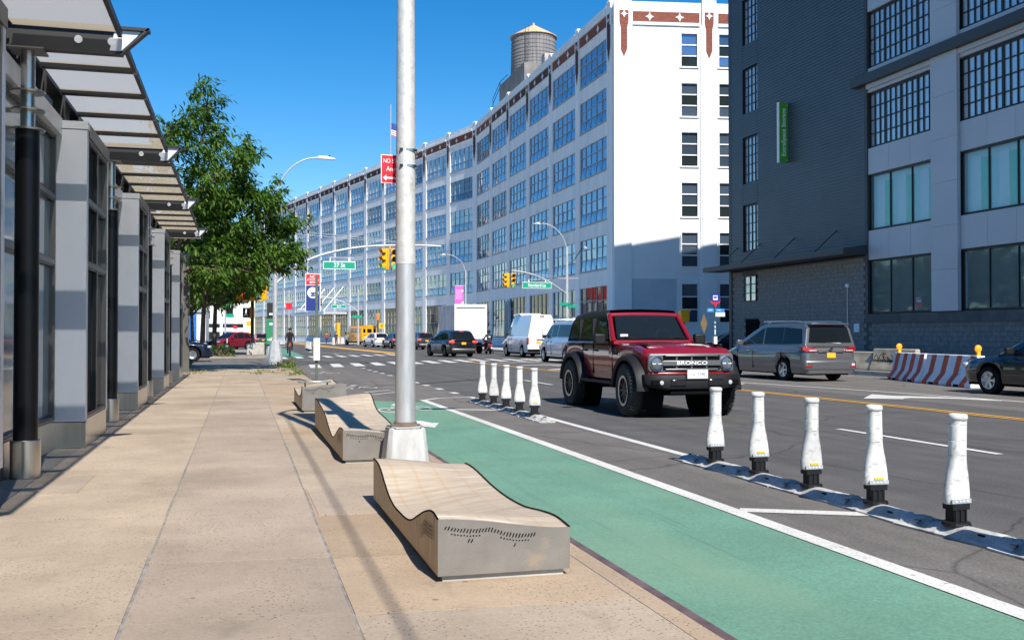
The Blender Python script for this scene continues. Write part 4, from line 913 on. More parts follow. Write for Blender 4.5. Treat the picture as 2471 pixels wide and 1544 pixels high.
# cargo vans
def van(name,label,loc,heading,L,W,H,paint,noseL,hoodz,belt,extra=(),side=(),wr=.38,wb=3.6,ax=0,roofw=.2,lit=True,reartop=.06):
    h = L/2; hw = W/2
    return car(name,label,'van',loc,heading,dict(L=L,W=W,wb=wb,wr=wr,ww=.25,paint=paint,belt=belt,tum=roofw,sill=.32,ax=ax,rim='rim_silver',style=6,mblack=True,my=h-noseL-.35,
        wtab=[(-h,hw*.93),(-h+.04,hw*.97),(-h+.2,hw),(h-1.0,hw),(h-.3,hw*.93),(h-.1,hw*.82),(h,hw*.66)],
        deck=[(-h,belt-.02),(-h+.05,belt),(h-noseL-.1,belt),(h-noseL+.25,hoodz),(h-.3,hoodz-.16),(h-.08,hoodz-.34),(h,.7)],
        roof=[(-h+.02,belt),(-h+reartop,H-.12),(-h+.2,H-.02),(-h+.6,H),(h-noseL-1.2,H-.02),(h-noseL-.75,H-.14),(h-noseL+.1,belt)],
        ws=(h-noseL-.72,h-noseL+.02),rw=(None,None),side=list(side),handles=[.9],seams=[.5,h-noseL-.6],
        bits=[('rear_bumper',0,-h-.05,.45,W*.96,.2,.16,'chassis',False),('license_plate',-.25,-h-.012,.95,.31,.02,.155,'plate_yellow',False),('rear_door_seam',0,-h-.004,belt-.1,.014,.02,1.1,'chassis',False),('headlight',hw-.2,h-.15,.8,.26,.16,.2,'clear_lens',True)]+list(extra)))
nv = van('cargo_van','tall white cargo van with dented grey side behind the scooter',(18.15,62.6,0),1,6.1,2.03,2.70,'paint_white',1.35,1.22,1.35,
    extra=[('taillight',.95,-3.03,1.05,.13,.16,.42,'red_lens',True),('high_brake_light',0,-3.0,2.60,.3,.1,.05,'red_lens',False),('door_handle_bar',-.1,-3.07,1.12,.55,.03,.05,'chassis',False),('roof_unit',0,.2,2.73,1.4,1.6,.16,'paint_white',False)],
    side=[[(1.0,1.42),(1.0,1.95),(1.35,1.95),(1.75,1.42)]])
ev = van('passenger_van','silver white van with long dark side window and roof rack',(16.4,48.4,0),1,5.7,2.0,2.12,'paint_silver',1.0,1.15,1.25,roofw=.25,wb=3.43,ax=.1,
    side=[[(-2.4,1.32),(-2.3,1.92),(-.2,1.94),(-.2,1.32)],[(-.1,1.32),(-.1,1.94),(.75,1.94),(.75,1.32)],[(.85,1.32),(.85,1.92),(1.15,1.88),(1.75,1.32)]],extra=[('taillight',.92,-2.83,1.1,.12,.14,.5,'red_lens',True)])
for y in (-1.6,-.2,1.0): MB().bar((-.8,y,2.22),(.8,y,2.22),.04,.04).obj('rack_bar', MAT['sign_white'], ev)
for s in (-1,1): MB().bar((s*.72,-2.2,2.24),(s*.72,1.3,2.24),.04,.04).obj('rack_rail', MAT['sign_white'], ev)
# box truck
tk = thing('box_truck','white box truck with plain roll-up rear door','truck',(16.75,76.6,0),0)
MB().box(-1.24,1.24,-3.3,3.0,1.05,3.72).obj('cargo_box', M('truck_side',(.62,.60,.62),.5,var=.25,scale=1.3,dirt=((.45,.30,.30),.9,.55)), tk, bevel=.03)
MB().box(-1.12,1.12,-3.33,-3.302,1.12,3.5).obj('roll_door', MAT['paint_white'], tk); 
fr = MB(); fr.box(-1.25,-1.14,-3.34,-3.30,1.05,3.73); fr.box(1.14,1.25,-3.34,-3.30,1.05,3.73); fr.box(-1.138,1.138,-3.34,-3.30,3.52,3.73); fr.obj('door_frame', MAT['white_trim'], tk)
for k in range(1,7): MB().box(-1.12,1.12,-3.335,-3.331,1.12+k*.34-.006,1.12+k*.34).obj('door_slat_joint', MAT['blind_white'], tk)
MB().bar((-1.1,-3.36,3.46),(1.1,-3.36,3.46),.02,.04).obj('door_bar', MAT['dark_frame'], tk); MB().box(-1.2,1.2,-3.42,-3.2,.55,.72).obj('rear_bumper', MAT['chassis'], tk); MB().box(-.5,.5,-3.3,5.0,.6,1.04).obj('chassis_frame', MAT['chassis'], tk)
for s in (-1,1): MB().box(min(s*.95,s*1.2),max(s*.95,s*1.2),-3.36,-3.31,.86,1.0).obj('taillight', MAT['red_lens'], tk)
MB().loft([[(-1.05,y,.6),(-1.05,y,z),(1.05,y,z),(1.05,y,.6)] for y,z in ((3.1,2.5),(4.0,2.5),(4.6,1.6),(5.4,1.45),(5.5,.9))]).obj('cab', MAT['paint_white'], tk, bevel=.05)
for y in (-1.9,4.4):
    for s in (-1,1): wheel(tk,s*1.0,y,.42,.34,s,'rim_dark',6)
# school bus
sb = thing('school_bus','small yellow school bus with black rear windows','bus',(16.0,139,0),R(17))
h = 3.2
MB().loft([[(-x,y,zb),(-x-.03,y,1.5),(-x+.03,y,2.4),(-x+.2,y,2.66),(0,y,2.74),(x-.2,y,2.66),(x-.03,y,2.4),(x+.03,y,1.5),(x,y,zb)] for y,x,zb in ((-h,1.08,.6),(-h+.1,1.14,.5),(1.6,1.14,.5),(1.9,1.05,.5))]).obj('body', MAT['bus_yellow'], sb, smooth=40)
MB().loft([[(-x,y,.5),(-x,y,z-.15),(-x+.12,y,z),(x-.12,y,z),(x,y,z-.15),(x,y,.5)] for y,x,z in ((1.7,1.04,1.95),(2.1,1.02,1.45),(3.0,.95,1.3),(3.3,.82,1.05))]).obj('hood', MAT['bus_yellow'], sb, smooth=40)
MB().box(-.95,.95,-h+.05,1.7,2.745,2.755).obj('white_roof', MAT['sign_white'], sb)
for x0,x1,z0,z1 in ((-.33,.33,1.72,2.25),(-.92,-.58,1.72,2.25),(.58,.92,1.72,2.25),(-.45,.45,.92,1.18)): MB().box(x0,x1,-h-.015,-h+.01,z0,z1).obj('rear_window', MAT['black_gloss'], sb, bevel=.006)
for s in (-1,1):
    for k in range(4): MB().box(min(s*1.12,s*1.175),max(s*1.12,s*1.175),-2.7+k*.85,-2.05+k*.85,1.75,2.3).obj('side_window', MAT['black_gloss'], sb)
    for x,z,mm in ((.62,2.48,'amber_lens'),(.85,2.46,'red_lens'),(.8,1.42,'red_lens'),(.62,1.42,'red_lens')): MB().lathe([(.07,-h-.03),(.07,-h)],12,(s*x,0,z),'y').obj('lamp', MAT[mm], sb)
    for y in (-1.9,2.3): wheel(sb,s*.95,y,.40,.28,s,'rim_dark',6)
    MB().box(min(s*1.15,s*1.3),max(s*1.15,s*1.3),2.0,2.1,1.5,1.85).obj('mirror', MAT['black_plastic'], sb)
text('lettering','SCHOOL BUS',.2,(0,-h-.012,2.47),F,MAT['signal_dark'],sb,sx=.9); MB().box(-1.1,1.1,-h-.12,-h+.1,.5,.72).obj('rear_bumper', MAT['chassis'], sb); MB().box(-.75,-.4,-h-.03,-h,.78,.95).obj('license_plate', MAT['sign_white'], sb)
MB().box(-.9,.9,1.92,1.95,1.5,2.3).obj('windshield', MAT['black_gloss'], sb); MB().box(-.9,.9,-h+.1,3.0,.32,.58).obj('underbody', MAT['chassis'], sb)
MB().prism([(.16*cos(R(22.5+45*k)),1.3+.16*sin(R(22.5+45*k))) for k in range(8)],-1.19,-1.175,'x').obj('stop_paddle', MAT['sign_red'], sb)
# ------------------------------------------------------------------ red off-road truck (main vehicle)
def offroader():
    t = thing('off_road_truck','red off-road truck with black soft top driving toward the viewer','car',(7.52,17.75,0),R(180))
    L,W,wb,wr = 4.30,1.80,2.98,.445; h = L/2; hw = W/2; ax = (-1.47,1.51); red = MAT['paint_red']
    deck = [(-h,1.25),(-h+.03,1.29),(.42,1.30),(.52,1.27),(.62,1.262),(1.6,1.225),(h-.18,1.175),(h-.08,1.115),(h,1.02)]
    wt = [(-h,hw*.955),(-h+.05,hw*.99),(-h+.2,hw),(h-.5,hw),(h-.15,hw*.985),(h-.05,hw*.965),(h,hw*.94)]
    MB().loft(bodyrings(L,wt,deck,ax,wr,.60,crown=.03,arch=.12,boxy=True)).obj('body', red, t, smooth=33)
    MB().box(-.62,.62,-h+.1,h-.05,.42,.75).obj('chassis', MAT['chassis'], t)
    for a in ax: MB().cyl((-.75,a,.42),(.75,a,.42),.07,8).obj('axle', MAT['chassis'], t)
    # soft top and windscreen frame
    roof = [(-h+.06,1.29),(-h+.16,1.70),(-h+.3,1.80),(-1.0,1.875),(-.1,1.875),(.06,1.868)]
    wg = hw*.945
    MB().loft(cabin(roof,1.30,wg,.20,.07,.02),caps=(True,False)).obj('soft_top', MAT['soft_top'], t, smooth=45)
    fr_ = [(-.02,1.80),(.10,1.79),(.50,1.29)]
    fr = MB(); x0,x1 = wg-.005,wg-.105
    fr.tube([(-x0,.54,1.27),(-x1,.11,1.765)],[.058,.05],10); fr.tube([(x0,.54,1.27),(x1,.11,1.765)],[.058,.05],10); fr.tube([(-x1-.01,.10,1.772),(-x1*.5,.11,1.785),(0,.11,1.788),(x1*.5,.11,1.785),(x1+.01,.10,1.772)],.048,10); fr.tube([(-x0,.53,1.285),(x0,.53,1.285)],.04,8)
    fr.box(-x1-.02,x1+.02,.0,.09,1.76,1.81)
    fr.obj('windscreen_frame', red, t, smooth=50)
    MB().box(-wg+.05,wg-.05,.30,.56,1.26,1.345).obj('dashboard', MAT['chassis'], t, bevel=.02)
    for s in (-.38,.38):
        st_ = MB().box(s-.22,s+.22,-.52,-.38,1.2,1.55).obj('seat_back', MAT['chassis'], t, bevel=.05); MB().box(s-.13,s+.13,-.50,-.40,1.58,1.72).obj('headrest', MAT['chassis'], st_, bevel=.04)
    MB().tube([(-.38+.17*cos(2*pi*k/20),.24-.06*sin(2*pi*k/20),1.36+.15*sin(2*pi*k/20)) for k in range(21)],.014,6,cap=False).obj('steering_wheel', MAT['dark_frame'], t)
    MB().box(-.07,.07,.12,.14,1.66,1.71).obj('rear_view_mirror', MAT['chassis'], t)
    # windscreen glass
    rows = []
    for i in range(7):
        f = i/6; y = .135+(.475-.135)*f; z = 1.757+(1.325-1.757)*f; x = wg-.20*(z-1.29)-.10
        rows.append([(-x,y+.014,z+.012),(-x*.5,y+.024,z+.02),(0,y+.028,z+.022),(x*.5,y+.024,z+.02),(x,y+.014,z+.012)])
    MB().loft(rows,caps=(False,False)).obj('windshield', clearglass('tinted_glass',(.04,.06,.075),.34), t, smooth=60)
    MB().box(.50,.66,.44,.46,1.37,1.42).obj('sticker', MAT['sign_white'], t).rotation_euler = (0,0,0)
    for s in (-1,1):
        MB().bar((s*.10-.0,.525,1.325),(s*.10+.50,.49,1.37) if s>0 else (-.62,.49,1.37),.02,.015).obj('wiper', MAT['black_plastic'], t)
        xs = lambda z: s*(wg-.20*max(0,z-1.30)+.008)
        for poly,mm in (([(-h+.22,1.34),(-h+.28,1.66),(-1.38,1.73),(-1.38,1.34)],'black_gloss'),([(-1.27,1.33),(-1.27,1.74),(-.62,1.75),(-.62,1.33)],'black_gloss'),([(-.50,1.33),(-.50,1.75),(.02,1.73),(.30,1.33)],'black_gloss')):
            MB().poly([(xs(z),y,z) for y,z in poly]).obj('side_window', MAT[mm], t)
        for y in (-.56,-1.33): MB().box(min(s*(wg-.08),s*(wg+.012)),max(s*(wg-.08),s*(wg+.012)),y-.035,y+.035,1.30,1.72).obj('pillar_trim', MAT['soft_top'], t)
        # flares
        for a in ax:
            b = MB(); Ra,Rb = wr+.095,wr+.20; secs = []
            for k in range(-1,20):
                an = R(-8+196*k/19+10) if False else R(2+172*(k+1)/20)
                c_,s_ = cos(an),sin(an); top = 1.0
                def pt(rad,x): return (s*x,a+rad*c_*1.02,min(wr+rad*s_*.97,1.145))
                secs.append([pt(Ra,hw-.10),pt(Ra+.005,hw+.135),pt(Ra+.07,hw+.15),pt(Rb,hw+.06),pt(Rb,hw-.06)])
            b.loft(secs,closed=True); b.obj('wheel_flare', MAT['black_plastic'], t, smooth=40)
            MB().lathe([(.001,hw-.42),(Ra-.004,hw-.42),(Ra-.004,hw-.02)],28,(0,a,wr),'x',cap=False).obj('wheel_well', MAT['chassis'], t) if s>0 else MB().lathe([(Ra-.004,-hw+.02),(Ra-.004,-hw+.42),(.001,-hw+.42)],28,(0,a,wr),'x',cap=False).obj('wheel_well', MAT['chassis'], t)
            wheel(t,s*(hw+.01),a,wr,.30,s,'rim_dark',8,'tyre_dusty',R(-4) if a>0 else 0,lugs=True)
        # doors: seams, handles, hinges, mirrors, steps
        for y in (-1.02,-.02 if False else -.42,.60): MB().box(min(s*(hw-.03),s*(hw+.002)),max(s*(hw-.03),s*(hw+.002)),y-.006,y+.006,.68,1.25).obj('door_seam', MAT['chassis'], t)
        MB().box(min(s*(hw-.02),s*(hw+.0025)),max(s*(hw-.02),s*(hw+.0025)),-2.1,.9,1.225,1.237).obj('shoulder_groove', MAT['chassis'], t)
        for y in (-.88,-.28): MB().box(min(s*hw,s*(hw+.03)),max(s*hw,s*(hw+.03)),y-.09,y+.09,1.10,1.135).obj('door_handle', MAT['black_plastic'], t, bevel=.01)
        MB().box(min(s*(hw-.02),s*(hw+.03)),max(s*(hw-.02),s*(hw+.03)),.66,.82,1.05,1.15).obj('fender_badge', MAT['black_plastic'], t, bevel=.01)
        MB().bar((s*hw*.93,.36,1.27),(s*(hw+.16),.42,1.285),.05,.04).obj('mirror_arm', MAT['black_plastic'], t)
        MB().box(min(s*(hw+.07),s*(hw+.31)),max(s*(hw+.07),s*(hw+.31)),.34,.47,1.225,1.43).obj('mirror', MAT['black_plastic'], t, bevel=.035,seg=3)
        MB().bar((s*(hw+.06),-.90,.545),(s*(hw+.06),.95,.545),.13,.055).obj('side_step', MAT['black_plastic'], t, bevel=.015)
        MB().box(min(s*.70,s*.76),max(s*.70,s*.76),1.45,1.95,1.21,1.25).obj('hood_trail_sight', MAT['black_plastic'], t, bevel=.012)
        MB().box(min(s*(hw-.06),s*(hw-.0)),max(s*(hw-.06),s*(hw-.0)),-h-.02,-h+.05,.9,1.2).obj('taillight', MAT['red_lens'], t, bevel=.01)
        # head lamps
        hl = MB().lathe([(.0,.05),(.06,.045),(.095,.03),(.105,.0),(.105,-.03)],28,(s*.70,h+.035,.925),'y').obj('headlight', M('lamp_glass',(.22,.23,.25),.08,.5,var=.3,scale=14,coat=1), t, smooth=40)
        MB().lathe([(.104,-.03),(.128,-.02),(.128,.035),(.118,.042),(.106,.03)],32,(s*.70,h+.035,.925),'y',cap=False).obj('headlight_bezel', MAT['chrome'], t, smooth=40)
        MB().box(s*.70-.09,s*.70+.09,h+.07,h+.083,.918,.93).obj('lamp_bar', MAT['sign_white'], hl)
    # hood bulge, red lip under the grille
    MB().loft([[(-x,y,z),(-x*.92,y,z+.028),(0,y,z+.04),(x*.92,y,z+.028),(x,y,z)] for y,x,z in ((.80,.50,1.245),(1.3,.50,1.235),(1.94,.46,1.18),(2.04,.44,1.13))]).obj('hood_bulge', red, t, smooth=40)
    MB().box(-.79,.79,h-.04,h+.035,.715,.785).obj('lower_lip', red, t, bevel=.02)
    # grille
    go = [(-.83,.78),(.83,.78),(.86,.84),(.85,1.06),(.82,1.095),(-.82,1.095),(-.85,1.06),(-.86,.84)]
    gr = MB().prism(go,h-.03,h+.04,'y').obj('grille', MAT['grille_grey'], t, bevel=.02)
    MB().box(-.57,.57,h+.0395,h+.0445,.815,1.065).obj('grille_recess', MAT['chassis'], gr)
    for z0,z1,w in ((.885,.98,.58),(1.04,1.072,.53),(.808,.845,.53)): MB().box(-w,w,h+.041,h+.068,z0,z1).obj('grille_bar', MAT['grille_grey'], gr, bevel=.012)
    for x in (-.3,0,.3): MB().box(x-.015,x+.015,h+.041,h+.052,.845,1.04).obj('grille_rib', MAT['grille_grey'], gr)
    text('lettering','BRONCO',.085,(0,h+.0695,.933),(R(90),0,pi),MAT['sign_white'],gr,sx=1.7,off=.001)
    # bumper
    bp_ = MB().loft([[(x,h+yb,z0),(x,h+yf,z0+.02),(x,h+yf+.02,(z0+z1)/2),(x,h+yf-.02,z1),(x,h+yb,z1)] for x,yb,yf,z0,z1 in ((-.95,-.12,.06,.57,.74),(-.86,-.05,.16,.53,.75),(-.55,0,.24,.48,.75),(.55,0,.24,.48,.75),(.86,-.05,.16,.53,.75),(.95,-.12,.06,.57,.74))],closed=True).obj('front_bumper', MAT['black_plastic'], t, bevel=.02)
    for x0,x1 in ((-.52,-.22),(.22,.52)): MB().box(x0,x1,h+.245,h+.275,.56,.67).obj('bumper_pad', MAT['black_gloss'], bp_, bevel=.02)
    for s in (-1,1):
        MB().box(min(s*.60,s*.86),max(s*.60,s*.86),h+.16,h+.225,.57,.66).obj('lamp_recess', MAT['chassis'], bp_, bevel=.01); MB().lathe([(.0,.02),(.035,.015),(.04,0)],16,(s*.68,h+.222,.615),'y').obj('fog_lamp', MAT['clear_lens'], bp_)
    MB().box(-.5,.5,h+.02,h+.2,.40,.48).obj('skid_plate', MAT['chassis'], t, bevel=.03)
    pf = MB().box(-.20,.20,h+.262,h+.275,.685,.835).obj('license_plate', MAT['sign_white'], t, bevel=.004); 
    fm = MB(); fm.box(-.21,.21,h+.258,h+.279,.675,.69); fm.box(-.21,.21,h+.258,h+.279,.83,.845); fm.box(-.21,-.197,h+.258,h+.279,.69,.83); fm.box(.197,.21,h+.258,h+.279,.69,.83); fm.obj('plate_frame', MAT['chrome'], t)
    text('lettering','JGU-5548',.085,(0,h+.2765,.755),(R(90),0,pi),MAT['sign_blue'],pf,sx=.85)
    # seats and wheel silhouettes behind the glass
    return t
ot = offroader(); ot.scale = (.925,1.0,1.01); ot.location.x = 7.41
# ------------------------------------------------------------------ work barriers, beacons
def jersey(label, p, q, n):
    d = Vector((q[0]-p[0],q[1]-p[1],0)); Ln = d.length; t = thing('barrier', label, 'barrier', (p[0],p[1],.004), math.atan2(d.y,d.x), 'striped work barriers')
    prof = [(-.30,0),(-.30,.08),(-.17,.33),(-.10,.86),(.10,.86),(.17,.33),(.30,.08),(.30,0)]
    MB().loft([[(x,y,z) for y,z in prof] for x in (0.01,Ln-.01)],closed=True).obj('shell', MAT['barrier_white'], t, bevel=.015)
    for k in range(n):                                          # painted bands follow the flared face
        x = Ln*(k+.30)/n+.12; w = .29; sl = -.28
        for sg in (-1,1):
            pts = [(.302,.0,0),(.303,.085,.02),(.1735,.332,.5),(.1035,.855,1)]
            b = MB(); b.loft([[(x+(1 if sg>0 else -1)*0+f*sl,sg*yy,zz),(x+w+f*sl,sg*yy,zz)] for yy,zz,f in pts],caps=(False,False)); b.obj('red_stripe', MAT['barrier_red'], t)
    for x in (Ln*.22,Ln*.72): MB().box(x,x+.3,-.306,.306,0,.07).obj('fork_slot', MAT['chassis'], t)
    return t
M('barrier_white',(.80,.82,.84),.6,var=.1,scale=3,dirt=((.45,.44,.43),2.5,.62)); M('barrier_red',(.55,.07,.035),.6,var=.2,scale=4)
jersey('red and white striped barrier nearer the black car', (18.95,22.2), (19.62,25.1), 4)
jersey('red and white striped barrier farther from the black car', (19.64,25.2), (20.25,27.5), 4)
def beacon(label, loc):
    t = thing('warning_light', label, 'warning light', loc, 0, 'amber warning lights on the barriers')
    MB().box(-.05,.05,-.035,.035,0,.11).obj('battery_box', MAT['signal_yellow'], t, bevel=.01); MB().lathe([(.0,-.05),(.07,-.045),(.095,-.02),(.095,.02),(.07,.045),(0,.05)],24,(0,0,.19),'y').obj('lens', MAT['amber_light'], t, smooth=50)
beacon('amber warning light on the far end of the barrier', (20.2,27.3,.864)); beacon('amber warning light above the black car hood', (18.98,22.35,.864))
def block(label, loc, rz, w, hgt):
    t = thing('concrete_barrier', label, 'concrete barrier', loc, rz, 'grey concrete barriers on the far pavement')
    MB().loft([[(x,y,z) for y,z in ((-.3,0),(-.28,.15),(-.14,.4),(-.1,hgt),(.1,hgt),(.14,.4),(.28,.15),(.3,0))] for x in (0,w)],closed=True).obj('block', MAT['concrete_tan'], t, bevel=.03)
    return t
k1 = block('concrete barrier with black graffiti scrawl by the striped barrier', (22.35,29.2,.15), R(98), 2.0, .78)
k2 = block('low concrete barrier left of the graffiti one', (22.15,31.3,.15), R(97), 2.1, .66); k3 = block('low concrete barrier beside the minivan bumper', (21.95,33.5,.15), R(97), 2.0, .62)
sc = MB(); random.seed(11)
for q in range(9):
    x = .15+q*.2; pts = [(x+random.uniform(-.15,.15),.305-.0*k,.15+.5*random.random()) for k in range(6)]
    sc.tube([(a,.16+.12*max(0,(.5-c)),c) for a,b_,c in smoothtab(pts,3)],.014,4)
sc.obj('graffiti', MAT['black_rubber'], k1)
# ------------------------------------------------------------------ white loft building (two street wings and an end wall)
wb_ = thing('white_loft_building','long white six storey loft building bending along the avenue','building',(28.7,74.2,0))
wb_.location = (0,0,0)
BW = 7.9; PW = 1.2; WZ = [(1.3,5.45),(6.9,9.6),(10.9,13.6),(14.95,17.65),(18.95,21.6),(22.95,25.6)]
def winmeshes(w, hgt, cols, tall=False):
    fr = MB(); fw = .06; rows = [0,.34,.67,1.0] if not tall else [0,.42,.72,1.0]
    fr.box(0,fw,-.06,.03,0,hgt); fr.box(w-fw,w,-.06,.03,0,hgt)
    for i,r_ in enumerate(rows):
        z = r_*hgt; fr.box(fw,w-fw,-.058,.028,max(0,z-fw/2),min(hgt,z+fw/2))
    for k in range(1,cols):
        x = w*k/cols
        for a,b_ in zip(rows,rows[1:]): fr.box(x-.028,x+.028,-.056,.032,a*hgt+fw/2,b_*hgt-fw/2)
    fr.box(-.05,w+.05,-.05,.12,-.12,-.001)
    return fr, rows
def panes(w, hgt, cols, rows):
    out = []
    for i,(a,b_) in enumerate(zip(rows,rows[1:])):
        for k in range(cols):
            x0,x1 = w*k/cols,w*(k+1)/cols; z0,z1 = a*hgt,b_*hgt
            tx = random.uniform(-.012,.012); tz = random.uniform(-.012,.012); op = .10 if i == 0 else 0
            out.append([(x0,-.03-tx-tz+op,z0),(x1,-.03+tx-tz+op*.6,z0),(x1,-.03+tx+tz,z1),(x0,-.03-tx+tz,z1)])
    return out
random.seed(5)
OW = BW-PW; FRM = {}; GLS = {}
for key,(z0,z1),tall in (('std',WZ[1],False),('base',WZ[0],True)):
    f_,rows = winmeshes(OW,z1-z0,5,tall); FRM[key] = (f_.mesh('window', MAT['muntin_mid'] if 'muntin_mid' in MAT else M('muntin_mid',(.40,.42,.44),.6,var=.05)), rows)
    vs = []
    for q in range(4):
        g_ = MB()
        for p in panes(OW,z1-z0,5,rows): g_.poly(p)
        vs.append(g_.mesh('glazing', [MAT['facade_glass'],MAT['facade_glass'],MAT['facade_glass_pale'],MAT['facade_glass_dark']][q] if key=='std' else MAT['dark_glass' if q<2 else 'facade_glass_dark']))
    GLS[key] = vs
spm = [MB().box(0,OW,-.45,0,z0,z1).mesh('spandrel', MAT['white_wall']) for z0,z1 in [(.1,1.15)]+[(WZ[k][1]+.001,WZ[k+1][0]-.145) for k in range(5)]+[(WZ[5][1]+.001,26.35)]]
pier_m = MB().box(0,PW,-.45,.05,.1,26.4).box(.12,PW-.12,-.3,.12,26.4,28.2).mesh('pier', MAT['white_wall'])
cap_m = MB().loft([[(x,y,z) for x,y in ((a,b_),(PW-a,b_),(PW-a,-.2),(a,-.2))] for a,b_,z in ((.25,.16,28.2),(.25,.16,28.3),(.35,.12,28.42),(.5,.1,28.44))],closed=True).mesh('pier_cap', MAT['white_wall'])
pen_m = MB().prism([(PW/2-.28,27.3),(PW/2+.28,27.3),(PW/2+.28,24.6),(PW/2+.17,24.3),(PW/2,23.4),(PW/2-.17,24.3),(PW/2-.28,24.6)],.121,.135,'y').mesh('brick_pendant', MAT['dark_brick'])
def diamond(cx,cz,r,y0,y1): return MB().prism([(cx-r,cz),(cx-r*.3,cz+r*.3),(cx,cz+r),(cx+r*.3,cz+r*.3),(cx+r,cz),(cx+r*.3,cz-r*.3),(cx,cz-r),(cx-r*.3,cz-r*.3)],y0,y1,'y')
dia_p = diamond(PW/2,26.8,.24,.136,.15).mesh('tile_diamond', MAT['white_trim']); dia_b = [diamond(OW*f,26.9,.34,.03,.08).mesh('tile_diamond', MAT['white_trim']) for f in (.3,.7)]
band_m = [MB().box(0,OW,-.3,.02,26.45,27.35).mesh('brick_band', MAT[q]) for q in ('red_brick','dark_brick')]
cope_m = MB().box(0,OW,-.4,.16,27.36,27.62).box(0,OW,-.4,.10,27.62,28.15).box(0,OW,-.3,.10,26.351,26.449).mesh('coping', MAT['white_wall'])
def bay(ox, oy, rz, near, dark, first=True):
    def put(nm, me, dx=0.0):
        return link(nm, me, wb_, loc=(ox+dx*cos(rz),oy+dx*sin(rz),0), rz=rz)
    p = put('pier', pier_m); put('pier_cap', cap_m); put('brick_pendant', pen_m); put('tile_diamond', dia_p)
    for m_ in spm: put('spandrel', m_, PW)
    put('brick_band', band_m[dark], PW); put('coping', cope_m, PW)
    for m_ in dia_b: put('tile_diamond', m_, PW)
    for k,(z0,z1) in enumerate(WZ):
        key = 'base' if k == 0 else 'std'; w = link('window', FRM[key][0], wb_, loc=(ox+PW*cos(rz)+.07*sin(rz),oy+PW*sin(rz)-.07*cos(rz),z0), rz=rz)
        if near and k > 0:
            for q in panes(OW,z1-z0,5,FRM[key][1]): MB().poly(q).obj('pane', MAT['facade_glass'], w)
        else: link('glazing', random.choice(GLS[key]), w)
for k in range(6): bay(28.7,74.2+.45+k*BW,R(90),k < 3,0 if k in (0,1,5) else 1)
BX,BY = 28.7,74.2+.45+6*BW; A2 = R(103.4)
for k in range(14):
    bay(BX+k*7.9*cos(A2),BY+k*7.9*sin(A2),A2,False,1 if k > 3 else 0)
ex,ey = BX+14*7.9*cos(A2),BY+14*7.9*sin(A2)
MB().prism([(29.3,74.6),(29.3,BY),(ex+.6,ey),(ex+30,ey+5),(70,BY),(70,68.2)],.1,27.3,'z').obj('core', MAT['dark_frame'], wb_)
# end wall facing the viewer
EZ = R(-9.96); eu = (cos(EZ),sin(EZ)); en = (sin(EZ),-cos(EZ))
def eput(b, nm, mat, off=0.0, bevel=0):
    o = b.obj(nm, MAT[mat], wb_, bevel=bevel); o.location = (28.7,74.2,0); o.rotation_euler = (0,0,EZ); return o
holes = [(5.45,6.75),(8.55,9.85),(15.0,16.3)]; xs_ = [0]+[v for h_ in holes for v in h_]+[34]
for a,b_ in zip(xs_[::2],xs_[1::2]): eput(MB().box(a,b_,-.0,.5,.1,28.1),'end_wall','white_stucco')
zz = [.1]+[v for z0,z1 in WZ for v in ((2.45 if z0 < 2 else z0),(5.5 if z0 < 2 else z1))]+[28.1]
for a,b_ in holes:
    for q0,q1 in zip(zz[::2],zz[1::2]): eput(MB().box(a,b_,.0,.5,q0,q1),'end_wall','white_stucco')
    for q0,q1 in zip(zz[1::2],zz[2::2]):
        fr = MB(); fr.box(a-.09,a,-.05,.3,q0,q1+.09); fr.box(b_,b_+.09,-.05,.3,q0,q1+.09); fr.box(a-.089,b_+.089,-.05,.3,q1+.001,q1+.12); fr.box(a-.14,b_+.14,-.10,.3,q0-.12,q0-.001)
        hh = (q1-q0)/3
        for k in (1,2): fr.box(a,b_,.06,.2,q0+hh*k-.045,q0+hh*k+.045)
        w = eput(fr,'window','white_trim')
        for k in range(3): 
            g_ = MB().box(a,b_,.14,.16,q0+hh*k+(.046 if k else 0),q0+hh*(k+1)-(.046 if k < 2 else 0)).obj('pane', MAT[random.choice(['facade_glass_dark','facade_glass','dark_glass','facade_glass'])], w)
eput(MB().box(7.0,7.12,-.10,0,.1,26.3),'pilaster_edge','white_stucco'); eput(MB().box(-.06,1.35,-.16,0,.1,28.3),'corner_pier','white_stucco'); eput(MB().box(7.12,8.3,-.16,0,.1,28.3),'pilaster','white_stucco')
for a,b_ in ((1.5,6.95),(8.5,14.5)):
    eput(MB().box(a,b_,-.02,.0,26.45,27.3),'brick_band','red_brick'); eput(MB().box(a,b_,-.12,0,26.2,26.44),'cornice','white_stucco')
    for f in (.25,.7): eput(diamond(a+(b_-a)*f,26.88,.36,-.07,-.021),'tile_diamond','white_trim')
for x in (.75,7.7):
    eput(MB().prism([(x-.36,27.3),(x+.36,27.3),(x+.36,26.4),(x+.25,25.9),(x+.25,24.2),(x,23.6),(x-.25,24.2),(x-.25,25.9),(x-.36,26.4)],-.20,-.161,'y'),'brick_pendant','red_brick'); eput(diamond(x,27.0,.30,-.24,-.201),'tile_diamond','white_trim')
for z0,z1 in WZ: eput(MB().box(1.72,3.25,-.012,.0,z0 if z0 > 2 else 2.4,z1),'blind_window_panel','white_stucco')
for z in (6.0,10.2,14.2,18.2,22.2): eput(MB().box(1.4,6.9,-.015,0,z,z+.05),'string_line','white_trim')
eput(MB().box(1.36,5.0,-.020,-.0155,.1,5.9),'grey_base_paint','grey_wall'); eput(MB().box(9.9,14.8,-.02,0,.1,3.4),'dark_gate','dark_frame')
